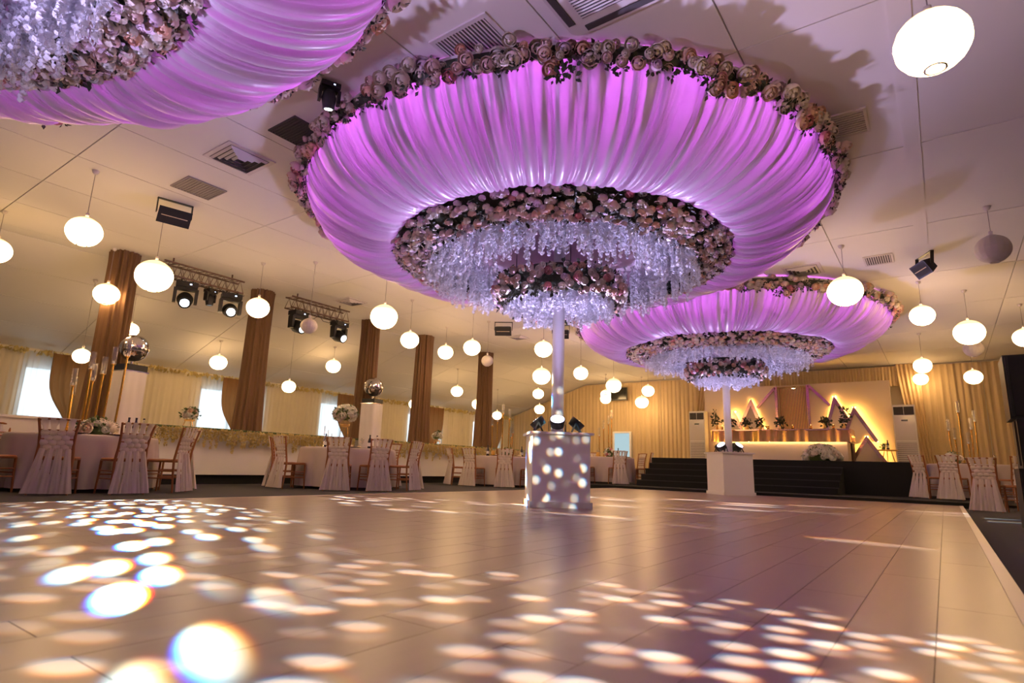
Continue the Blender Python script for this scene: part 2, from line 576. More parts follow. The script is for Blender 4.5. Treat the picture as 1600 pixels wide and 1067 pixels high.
# sloping sides
for side, (xa, xb) in (('left', (XB, XL)), ('right', (XB2, XR))):
    L_ = math.hypot(xb - xa, ZC - ZE)
    ang = math.atan2(ZC - ZE, abs(xb - xa))
    s = 1 if xb < xa else -1
    d = Vector(((xb - xa) / L_, 0, -(ZC - ZE) / L_))
    nrm = Vector((s * math.sin(ang), 0, -math.cos(ang)))     # pointing down into the room
    nrm = -nrm if nrm.z > 0 else nrm
    back = MB()
    p, q = Vector((xa, 0, ZC)) - nrm * 0.06, Vector((xb, 0, ZE)) - nrm * 0.06
    back.add([(p.x, YN, p.z), (q.x, YN, q.z), (q.x, YF, q.z), (p.x, YF, p.z),
              (p.x, YN, p.z + 0.05), (q.x, YN, q.z + 0.05), (q.x, YF, q.z + 0.05), (p.x, YF, p.z + 0.05)],
             [(0, 1, 2, 3), (7, 6, 5, 4), (0, 4, 5, 1), (1, 5, 6, 2), (2, 6, 7, 3), (3, 7, 4, 0)])
    so = struct(back.build('ceiling_slope_' + side, 'joint'), 'sloping ceiling boards above the %s wall' % ('window' if s > 0 else 'unseen side'), 'ceiling')
    NS = 4
    for i in range(NS):
        for j in range(len(ys) - 1):
            k = ('s', side, round(ys[j + 1] - ys[j], 3))
            if k not in cache:
                m = MB().box((0, 0, 0.012), (L_ / NS - GAP, k[2] - GAP, 0.024))
                cache[k] = m.mesh('panel', 'ceiling_paint')
            o = place('panel', cache[k], so)
            c = Vector((xa, 0, ZC)) + d * (L_ * (i + 0.5) / NS)
            o.location = (c.x, (ys[j] + ys[j + 1]) / 2, c.z)
            o.rotation_euler = (0, -ang if s > 0 else ang, 0)

# walls
WIN = [4.05 + 3.9 * k for k in range(-2, 5)]
WW, WZ0, WZ1 = 1.85, 1.12, 2.42
wl = MB()
wl.box((XL - 0.1, (YF + YN) / 2, WZ0 / 2), (0.2, YF - YN, WZ0))
wl.box((XL - 0.1, (YF + YN) / 2, (WZ1 + ZE) / 2 + 0.02), (0.2, YF - YN, ZE - WZ1 + 0.04))
edges = [YN] + [v for y in WIN for v in (y, y + WW)] + [YF]
for a, b in zip(edges[0::2], edges[1::2]):
    wl.box((XL - 0.1, (a + b) / 2, (WZ0 + WZ1) / 2), (0.2, b - a, WZ1 - WZ0))
struct(wl.build('wall_left', 'wall_paint'), 'long cream wall with the windows', 'wall')
wr = MB().box((XR + 0.1, (YF + YN) / 2, ZE / 2), (0.2, YF - YN, ZE))
struct(wr.build('wall_right', 'wall_paint'), 'cream wall on the unseen long side', 'wall')
gable = [(XL - 0.2, 0), (XR + 0.2, 0), (XR + 0.2, ZE), (XB2, ZC + 0.1), (XB, ZC + 0.1), (XL - 0.2, ZE)]
struct(MB().prism(gable, YF + 0.2, YF).build('wall_back', 'wall_paint'), 'gable end wall behind the stage', 'wall')
struct(MB().prism(gable, YN, YN - 0.2).build('wall_front', 'wall_paint'), 'gable end wall behind the viewer', 'wall')
nm = ['', '', 'bright window beside the leftmost tall candle holder table', 'bright window behind the small bouquet on the ledge',
      'bright window behind the tall white bouquet', 'bright window behind the farther ledge bouquet', 'bright window at the far end of the window wall']
for k, y in enumerate(WIN):
    f = MB()
    t = 0.07
    xw = XL - 0.12
    for z in (WZ0 + t / 2, WZ1 - t / 2):
        f.box((xw, y + WW / 2, z), (0.08, WW, t))
    for yy in (y + t / 2, y + WW / 2, y + WW - t / 2):
        f.box((xw, yy, (WZ0 + WZ1) / 2), (0.08, t, WZ1 - WZ0))
    o = struct(f.build('window_%d' % (k + 1), 'white_paint'), nm[k] or 'bright window outside the picture', 'window')
    for s in (0, 1):
        MB().box((xw, y + WW * (0.25 + 0.5 * s), (WZ0 + WZ1) / 2), (0.012, WW / 2 - 1.5 * t, WZ1 - WZ0 - 2 * t)).build('pane', 'window_glass', o)
    MB().box((XL - 0.02, y + WW / 2, WZ0 + 0.012), (0.2, WW, 0.024)).build('window_sill', 'white_paint', o)

# ------------------------------------------------------------------ curtains
def curtain_mesh(name, m, wid, z0, z1, pleat=0.11, amp=0.03, seed=0, nz=6, flare=0.0, tie=None, top=None):
    """pleated sheet along +x of width wid facing -y; tie=(z,width share) gathers it; top(x) gives the upper edge"""
    r = random.Random(seed)
    n = max(8, int(wid / pleat * 6))
    ph = [r.uniform(0, 6.28) for _ in range(4)]
    def fn(u, v):
        x = u * wid
        zt = top(x) if top else z1
        z = zt + (z0 - zt) * v
        a = 2 * PI * x / pleat
        y = amp * (math.sin(a + 1.3 * math.sin(x * 2.1 + ph[0])) * 0.7 + 0.5 * math.sin(a * 0.47 + ph[1] + v) + 0.3 * math.sin(a * 1.9 + ph[2]))
        y *= 0.55 + 0.45 * v
        if tie:
            tz, share, shift = tie
            g = 1 - (1 - share) * math.exp(-((z - tz) / 0.55) ** 2) if z > tz else share + (1 - share) * 0.25 * (tz - z)
            x = wid * shift + (x - wid * shift) * g
            y = y * (0.5 + 0.8 * g) + 0.06 * (1 - g)
        return (x, y, z)
    return MB().grid(fn, n, nz if not tie else 18).mesh(name, m)

# cream sheer covers the window wall, coloured white where daylight passes the panes
bays = [(-2.0, WIN[1] - 0.05)] + [(WIN[k] + WW + 0.05, WIN[k + 1] - 0.05) for k in range(1, 6)] + [(WIN[6] + WW + 0.05, YF - 0.15)]
bl = ['cream wall drape outside the picture', 'cream wall drape at the picture edge before the first window', 'cream wall drape between the mirror ball stand and the ledge bouquet',
      'cream wall drape behind the second curtained pillar', 'cream wall drape to the right of the second mirror ball', 'cream wall drape behind the farthest curtained pillar', 'cream wall drape in the far corner']
for k, (a, b) in enumerate(bays):
    me = curtain_mesh('wall_drape', 'sheer_cream', b - a, 0.05, ZE - 0.07, 0.13, 0.022, k)
    tag(place('wall_drape', me, None, (XL + 0.10, b, 0), -PI / 2), bl[k], 'drape', 'cream drapes along the window wall')
sl = {1: 'white sheer outside the picture', 2: 'glowing white sheer over the first window beside the candle holder', 3: 'glowing white sheer behind the ledge bouquet',
      4: 'glowing white sheer behind the tall white bouquet', 5: 'glowing white sheer behind the farther ledge bouquet', 6: 'glowing white sheer over the farthest window'}
for k in range(1, 7):
    me = curtain_mesh('sheer_curtain', 'sheer_daylit', WW + 0.1, 0.05, ZE - 0.07, 0.10, 0.018, 40 + k)
    tag(place('sheer_curtain', me, None, (XL + 0.12, WIN[k] + WW + 0.05, 0), -PI / 2), sl[k], 'sheer', 'white sheers over the windows')
cl_ = {1: 'brown tied curtain outside the picture', 2: 'brown tied-back curtain left of the first curtained pillar', 3: 'orange-brown tied-back curtain beside the second curtained pillar',
       4: 'brown tied-back curtain behind the tall white bouquet', 5: 'brown tied-back curtain behind the fourth curtained pillar', 6: 'brown tied-back curtain behind the farthest pillar'}
for k in range(1, 7):
    t = thing('tied_curtain', cl_[k], 'curtain', (XL + 0.36, WIN[k] + 1.65, 0), -PI / 2, 'brown tied curtains at the windows')
    place('drape', curtain_mesh('drape', 'brown_drape', 1.25, 0.35, ZE - 0.09, 0.12, 0.035, 70 + k, tie=(1.05, 0.30, 0.5)), t)
    MB().lathe([(0.21, -0.04), (0.22, 0), (0.21, 0.04)], 16, (0.62, 0.06, 1.05)).build('tie_band', 'brown_drape', t).scale = (1, 0.5, 1)

# florets: a tiny five petal blossom used in the wisteria strands and trims
def floret(r, seed):
    rr = random.Random(seed)
    m = MB()
    for k in range(4):
        a = k * PI / 2 + rr.uniform(-0.2, 0.2)
        t = rr.uniform(0.15, 0.6)
        ca, sa = math.cos(a), math.sin(a)
        w_ = 0.62 * r
        m.add([(0, 0, 0), (ca * r * 0.6 - sa * w_, sa * r * 0.6 + ca * w_, r * t), (ca * r * 1.15, sa * r * 1.15, r * t * 0.6), (ca * r * 0.6 + sa * w_, sa * r * 0.6 - ca * w_, r * t)], [(0, 1, 2, 3)], True)
    return m

def strand_mesh(name, m, length, width, n, seed, taper=0.5):
    rr = random.Random(seed)
    b = MB()
    fls = [floret(1.0, seed * 10 + i) for i in range(5)]
    b.tube([(0, 0, 0), (0, 0, -length)], 0.003, 3, False)
    for i in range(n):
        t = (i + rr.random()) / n
        rad = width * (1 - taper * t * t) * rr.uniform(0.4, 1)
        a = rr.uniform(0, 6.28)
        c = Vector((rad * math.cos(a), rad * math.sin(a), -t * length))
        q = Vector((math.cos(a), math.sin(a), rr.uniform(-0.8, 0.4))).to_track_quat('Z', 'Y').to_matrix()
        s = rr.uniform(0.75, 1.2) * 0.019 * (width / 0.035) ** 0.5
        fm = rr.choice(fls)
        b.add([q @ (Vector(v) * s) + c for v in fm.v], fm.f, True)
    return b.mesh(name, m)

# flower trim along the top of the window wall
trim_fl = []
gfl = [floret(0.05, i).mesh('floret', 'wisteria_gold') for i in range(4)]
for i in range(900):
    y = random.uniform(1.5, YF - 0.2)
    trim_fl.append((random.choice(gfl), mtx((XL + 0.2 + random.uniform(0, 0.07), y, ZE - 0.10 + random.uniform(-0.05, 0.06)), (random.uniform(0, 6), random.uniform(0, 6), 0), random.uniform(0.6, 1.2))))
o = merged('flower_trim', trim_fl)
tag(o, 'thin gold flower trim along the top of the window wall', 'trim', kind='stuff')

# low ledge wall between the pillars, with hanging gold blossom
PX0, PX1, PZ = -11.95, -11.55, 1.06
PY0, PY1 = -1.0, 17.6
lw = thing('ledge_wall', 'low white ledge wall between the curtained pillars', 'ledge', (0, 0, 0))
MB().box(((PX0 + PX1) / 2, (PY0 + PY1) / 2, 0.60), (PX1 - PX0, PY1 - PY0, 0.84)).build('panel', 'white_paint', lw)
MB().box(((PX0 + PX1) / 2, (PY0 + PY1) / 2, 0.09), (PX1 - PX0 - 0.1, PY1 - PY0, 0.18)).build('plinth', 'black_carpet', lw)
MB().box(((PX0 + PX1) / 2, (PY0 + PY1) / 2, 1.04), (PX1 - PX0 + 0.06, PY1 - PY0, 0.04)).build('ledge_top', 'white_paint', lw)
gst = [strand_mesh('blossom_strand', 'wisteria_gold', l, 0.035, 40, 300 + i) for i, l in enumerate((0.2, 0.27, 0.34, 0.42))]
gg = tag(bpy.data.objects.new('blossom_garland', None), 'gold wisteria garland hanging over the edge of the white ledge', 'garland')
COL.objects.link(gg)
MB().tube([(PX1 + 0.055, 4.6, 1.05), (PX1 + 0.055, 17.4, 1.05)], 0.022, 6).build('vine', 'leaf_green', gg)
y = 4.65
while y < 17.4:
    if not (9.40 < y < 10.0):
        me = random.choices(gst, (4, 4, 2, 1))[0]
        place('blossom_strand', me, gg, (PX1 + 0.115 + random.uniform(-0.015, 0.02), y, 1.05 + random.uniform(-0.02, 0.01)), random.uniform(0, 6), random.uniform(0.85, 1.15))
    y += random.uniform(0.045, 0.075)

# pillars wrapped in brown cloth
def wrap_mesh(seed):
    rr = random.Random(seed)
    ph = [rr.uniform(0, 6.28) for _ in range(5)]
    def fn(u, v):
        a = 2 * PI * u
        z = ZC - (ZC - 1.07) * v
        base = 0.185 + 0.03 * v + 0.035 * v ** 4 + 0.012 * math.exp(-((v - 0.0) / 0.012) ** 2)
        r = base + 0.045 * abs(math.sin(7 * a + ph[0] + 0.5 * v)) + 0.018 * math.sin(22 * a + ph[1] - v) + 0.010 * math.sin(7 * a + ph[2] + 2 * v)
        return (r * math.cos(a), r * math.sin(a), z)
    return MB().grid(fn, 150, 16, True)
pil = [(1.95, 'brown curtained pillar cut by the picture edge'), (4.06, 'brown curtained pillar behind the first mirror ball'), (6.79, 'brown curtained pillar between the two lighting trusses'),
       (9.85, 'brown curtained pillar behind the second mirror ball'), (11.87, 'brown curtained pillar behind the small bouquet on the ledge, fourth along'), (14.7, 'farthest brown curtained pillar, beside an unlit lantern')]
for k, (y, lab) in enumerate(pil):
    t = thing('curtained_pillar', lab, 'pillar', (-11.75, y, 0), 0, 'brown curtained pillars')
    MB().box((0, 0, (ZC + 1.06) / 2), (0.22, 0.22, ZC - 1.06)).build('post', 'white_paint', t)
    wrap_mesh(k).build('drape', 'brown_velvet', t)

# black low platform at the far end with the stage and its steps on it
PF = MB().box(((-11.4 + 0.75) / 2, (14.47 + YF - 0.02) / 2, 0.055), (12.15, YF - 14.47 - 0.02, 0.11)).build('platform', 'black_carpet')
tag(PF, 'low black platform at the far end of the dance floor', 'platform')
st = thing('stage', 'black carpeted stage with five steps in front of the backdrop', 'stage')
SX0, SX1, SZ, SY = -6.95, -0.48, 0.90, 16.7
MB().box((-7.24, (19.6 + YF - 0.44) / 2, 0.505), (0.58, YF - 0.44 - 19.6, 0.79)).build('deck', 'black_carpet', st)
MB().box(((SX0 + SX1) / 2, (SY + YF - 0.44) / 2, (SZ + 0.11) / 2), (SX1 - SX0, YF - 0.44 - SY, SZ - 0.11)).build('deck', 'black_carpet', st)
NSTEP = 4
for k in range(NSTEP):
    h = (SZ - 0.11) * (k + 1) / (NSTEP + 1)
    y0 = SY - 0.30 * (NSTEP - k)
    MB().box(((-6.9 - 2.0) / 2, y0 + 0.15, 0.11 + h / 2), (4.9, 0.30, h)).build('step', 'black_carpet', st)
    MB().box(((-6.9 - 2.0) / 2, y0 + 0.012, 0.11 + h - 0.008), (4.92, 0.03, 0.02)).build('nosing', 'black_plastic', st)

# ================================================================== THE DRAPED RINGS
PROF = [(3.36, 3.92), (3.35, 3.82), (3.28, 3.70), (3.18, 3.59), (3.04, 3.49), (2.88, 3.41), (2.72, 3.35), (2.56, 3.31), (2.42, 3.30), (2.32, 3.31), (2.26, 3.34), (2.23, 3.40)]
def prof_at(v):
    f = v * (len(PROF) - 1)
    i = min(int(f), len(PROF) - 2)
    t = f - i
    a, b = PROF[i], PROF[i + 1]
    return a[0] + (b[0] - a[0]) * t, a[1] + (b[1] - a[1]) * t

def drape_mesh():
    rr = random.Random(5)
    # irregular pleats: wide smooth swags between bunches of tight folds
    edges = [0.0]
    while edges[-1] < 1.0:
        edges.append(edges[-1] + rr.choice((0.0016, 0.002, 0.0026, 0.0032, 0.0045, 0.007, 0.0105)) * rr.uniform(0.8, 1.2))
    edges = np.array(edges) / edges[-1]
    amps = np.array([rr.uniform(0.5, 1.3) for _ in edges])
    tw = np.array([rr.uniform(-1, 1) for _ in range(40)])
    NU, NV = 3200, 20
    vs = []
    for j in range(NV + 1):
        v = j / NV
        r, z = prof_at(v)
        # direction of bulge: outward normal of the profile
        r2, z2 = prof_at(min(1, v + 0.03)); r1, z1 = prof_at(max(0, v - 0.03))
        tx, tz = r2 - r1, z2 - z1
        l = math.hypot(tx, tz)
        nx, nz = -tz / l, tx / l
        if nz > 0 and v < 0.9: nx, nz = -nx, -nz
        if nx < 0 and v < 0.3: nx, nz = -nx, -nz
        env = (0.22 + 0.78 * math.sin(PI * min(1, v * 1.05)))
        for i in range(NU):
            u = i / NU
            k0 = u * 20
            a0, a1 = tw[int(k0) % 40], tw[(int(k0) + 1) % 20]
            twist = (a0 + (a1 - a0) * (k0 % 1)) * 0.006
            uu = (u + twist * math.sin(PI * v) + 0.004 * v) % 1.0
            k = int(np.searchsorted(edges, uu, side='right')) - 1
            k = min(max(k, 0), len(edges) - 2)
            w_ = edges[k + 1] - edges[k]
            t = (uu - edges[k]) / w_
            wid = w_ * 2 * PI * r
            bulge = (math.sin(PI * t) ** 0.55) * min(1.35 * wid, 0.07) * amps[k]
            off = env * bulge + 0.018 * math.sin(9 * 2 * PI * u + 2 * v) * env
            R_, Z_ = r + nx * off, z + nz * off
            a = 2 * PI * u
            vs.append((R_ * math.cos(a), R_ * math.sin(a), Z_))
    fs = []
    for j in range(NV):
        for i in range(NU):
            a = j * NU + i; b = j * NU + (i + 1) % NU
            fs.append((a, b, b + NU, a + NU))
    return MB().add(vs, fs, True).mesh('drape', 'ring_satin')

def rose_mesh(m, seed, opened=1.0):
    """full garden rose: cupped petals in three shells around a tight heart, about one unit in radius"""
    rr = random.Random(seed)
    b = MB()
    b.lathe([(0.0, 0.66), (0.10, 0.70), (0.17, 0.64), (0.22, 0.40)], 6)
    def petal(a0, half, rad, p0, p1, curl):
        vs = []
        for j in range(4):
            t = j / 3
            ph = math.radians(p0 + (p1 - p0) * t)
            for i in (-1, -0.4, 0.4, 1):
                k = half * (0.55 + 0.45 * math.sin(PI * min(1, 0.2 + 0.6 * t)))
                a = a0 + i * k
                r = rad * (1 - 0.06 * abs(i)) + curl * t ** 3
                z = r * math.cos(ph) * 0.85 - 0.05 * abs(i) * t * rad
                q = r * math.sin(ph) + curl * 0.5 * t ** 3
                vs.append((q * math.cos(a), q * math.sin(a), z))
        fs = [(j * 4 + i, j * 4 + i + 1, j * 4 + i + 5, j * 4 + i + 4) for j in range(3) for i in range(3)]
        b.add(vs, fs, True)
    for k, (cnt, half, rad, p0, p1, curl) in enumerate(((3, 0.95, 0.50, 120, 22, 0.05), (4, 0.85, 0.74, 130, 34, 0.08), (5, 0.76, 0.96, 150, 48 + 14 * opened, 0.10 * opened))):
        for i in range(cnt):
            petal(2 * PI * i / cnt + k * 0.7 + rr.uniform(-0.15, 0.15), half, rad * rr.uniform(0.95, 1.05), p0, p1, curl)
    return b.mesh('rose', m)

ROSES = {c: [rose_mesh('petal_' + c, 3 + i, o) for i, o in enumerate((1.0, 0.5))] for c in ('cream', 'blush', 'peach', 'lilac', 'rose', 'white')}

def leaf_spray(seed, n=7, m='leaf_dark', size=0.06):
    rr = random.Random(seed)
    b = MB()
    for i in range(n):
        a = rr.uniform(0, 6.28); e = rr.uniform(-0.5, 0.9)
        d = Vector((math.cos(a) * math.cos(e), math.sin(a) * math.cos(e), math.sin(e)))
        p = d * rr.uniform(0.01, 0.05)
        s = d.cross(Vector((0, 0, 1)))
        s = s.normalized() if s.length > 0.01 else Vector((1, 0, 0))
        up = s.cross(d)
        l = size * rr.uniform(0.8, 1.5); w_ = l * 0.3
        b.add([p, p + d * l * 0.5 + s * w_ + up * 0.01, p + d * l, p + d * l * 0.5 - s * w_ + up * 0.01], [(0, 1, 2, 3)], True)
    return b.mesh('leaf_spray', m)
LEAVES = [leaf_spray(i) for i in range(4)]
GREENS = [leaf_spray(20 + i, 8, 'leaf_green', 0.05) for i in range(4)]
BLOSSOM = [floret(0.03, 900 + i).mesh('blossom', 'petal_lilac') for i in range(3)] + [floret(0.03, 910 + i).mesh('blossom', 'petal_cream') for i in range(2)]
WST = [strand_mesh('wisteria_strand', 'wisteria_white', l, 0.021, 64, 500 + i, 0.3) for i, l in enumerate((0.46, 0.52, 0.58, 0.64))]
WST_SHORT = [strand_mesh('wisteria_strand', 'wisteria_white', l, 0.021, 52, 560 + i, 0.3) for i, l in enumerate((0.30, 0.36, 0.42))]

def rot_to(n, spin=0.0):
    return Vector(n).to_track_quat('Z', 'Y').to_matrix().to_4x4() @ Matrix.Rotation(spin, 4, 'Z')

def put(name, me, parent, mx):
    o = bpy.data.objects.new(name, me)
    COL.objects.link(o)
    o.parent = parent
    o.matrix_local = mx
    return o

def make_layout():
    """positions, facing and size of every flower of one ring, relative to the ring's axis"""
    rr = random.Random(21)
    L = {}
    # outer garland: two uneven rows hugging the ceiling, thicker in clumps
    out = []
    n = 300
    for i in range(n):
        a = 2 * PI * (i + rr.uniform(-0.5, 0.5)) / n
        cl = 0.5 + 0.5 * math.sin(11 * a + 1.5 * math.sin(5 * a))
        r = 3.42 + rr.uniform(-0.06, 0.10) + 0.03 * cl
        z = 3.90 + rr.uniform(-0.07, 0.10)
        s = rr.uniform(0.060, 0.088) * (0.85 + 0.25 * cl)
        nrm = Vector((math.cos(a) * rr.uniform(0.2, 1.0), math.sin(a) * rr.uniform(0.2, 1.0), rr.uniform(-1.1, -0.2)))
        hue = 0.5 + 0.5 * math.sin(7 * a + 2)
        c = rr.choices(('cream', 'blush', 'peach', 'lilac', 'rose'), (6, 3 + 2 * hue, 0.8 + 1.5 * hue, 0.5, 0.12))[0]
        out.append((a, r, z, s, nrm, c))
    # a few sprigs droop over the cloth
    for a0, k in ((-0.62, 6), (-0.30, 5), (-0.16, 3), (-1.02, 2), (2.0, 4), (4.1, 4), (3.2, 3)):
        for i in range(k):
            a = a0 + rr.uniform(-0.035, 0.035)
            out.append((a, 3.44 + rr.uniform(0.0, 0.05), 3.76 + rr.uniform(-0.06, 0.08), rr.uniform(0.05, 0.075), Vector((math.cos(a), math.sin(a), -0.6)), rr.choice(('rose', 'peach', 'blush', 'peach'))))
    L['outer'] = out
    for i in range(260):                 # smaller ones fill the rows
        a = 2 * PI * rr.random()
        out.append((a, 3.40 + rr.uniform(-0.04, 0.12), 3.91 + rr.uniform(-0.09, 0.12), rr.uniform(0.035, 0.055), Vector((math.cos(a), math.sin(a), rr.uniform(-1.1, 0.2))), rr.choices(('cream', 'blush', 'peach', 'lilac'), (5, 4, 1.5, 1))[0]))
    # inner band
    inn = []
    n = 900
    for i in range(n):
        a = 2 * PI * rr.random()
        t = (i + 0.5) / n
        t = (t * 37) % 1.0
        r = 2.26 - 0.46 * t
        z = 3.315 - 0.17 * t + rr.uniform(-0.025, 0.03) - 0.05 * math.sin(PI * t)
        s = rr.uniform(0.038, 0.058)
        nrm = Vector((-0.35 * math.cos(a) + rr.uniform(-.5, .5), -0.35 * math.sin(a) + rr.uniform(-.5, .5), -1))
        c = rr.choices(('cream', 'blush', 'peach', 'lilac', 'rose', 'white'), (4.5, 4, 1.6, 2.5, 0.4, 1.5))[0]
        inn.append((a, r, z, s, nrm, c))
    L['inner'] = inn
    cen = []
    for i in range(200):
        a = 2 * PI * (i * 0.618 % 1.0) + rr.uniform(-0.05, 0.05)
        t = rr.random()
        r = 0.80 + 0.10 * math.sin(PI * t)
        z = 3.02 - 0.36 * t
        s = rr.uniform(0.042, 0.060)
        nrm = Vector((math.cos(a), math.sin(a), rr.uniform(-0.9, 0.1)))
        c = rr.choices(('cream', 'blush', 'peach', 'lilac', 'rose'), (3, 4, 3, 1, 0.8))[0]
        cen.append((a, r, z, s, nrm, c))
    L['centre'] = cen
    ws = []
    for i in range(700):
        a = 2 * PI * (i * 0.618034 % 1.0) + rr.uniform(-0.04, 0.04)
        r = math.sqrt(rr.uniform(1.22 ** 2, 1.84 ** 2))
        zt = 3.52
        ws.append((a, r, zt, rr.randrange(4), rr.uniform(0.85, 1.1)))
    L['strands'] = ws
    cs = []
    for i in range(420):
        a = rr.uniform(0, 2 * PI)
        r = math.sqrt(rr.uniform(0.11 ** 2, 0.74 ** 2))
        cs.append((a, r, 2.92, rr.randrange(3), rr.uniform(0.85, 1.1)))
    L['centre_strands'] = cs
    return L
LAY = make_layout()
DRAPE = drape_mesh()
HOOP = MB().lathe([(3.30, 3.93), (3.40, 3.93), (3.40, 4.05), (3.30, 4.05), (3.30, 3.93)], 96, smooth=False).mesh('rim_hoop', 'white_paint')
IHOOP = MB().lathe([(1.80, 3.40), (2.24, 3.40), (2.24, 3.44), (1.80, 3.44), (1.80, 3.40)], 72, smooth=False).mesh('inner_hoop', 'white_paint')
def led_ring(r, z, w_):
    return MB().lathe([(r, z - w_), (r + w_, z), (r, z + w_), (r - w_, z), (r, z - w_)], 80).mesh('led_strip', 'led_violet')
LED = led_ring(3.15, 3.90, 0.014)
DISC = MB().lathe([(0.08, 3.52), (1.0, 3.54), (1.9, 3.52), (2.24, 3.46), (2.24, 3.50), (1.9, 3.56), (1.0, 3.58), (0.08, 3.56)], 64).mesh('top_disc', 'disc_satin')

names = ['nearest full ring over the near pedestal', 'far ring over the second pedestal', 'ring cut off at the upper corner']
visible = [lambda a: True, lambda a: True, lambda a: True]

def in_frame(p, margin=60):
    d = Vector(p) - Vector((0, 0, 0.53))
    z = d.dot(fw)
    if z < 0.3: return False
    x = 800 + FPX * d.dot(cr) / z; y = 533.5 - FPX * d.dot(cu) / z
    return -margin < x < 1600 + margin and -margin < y < 1067 + margin

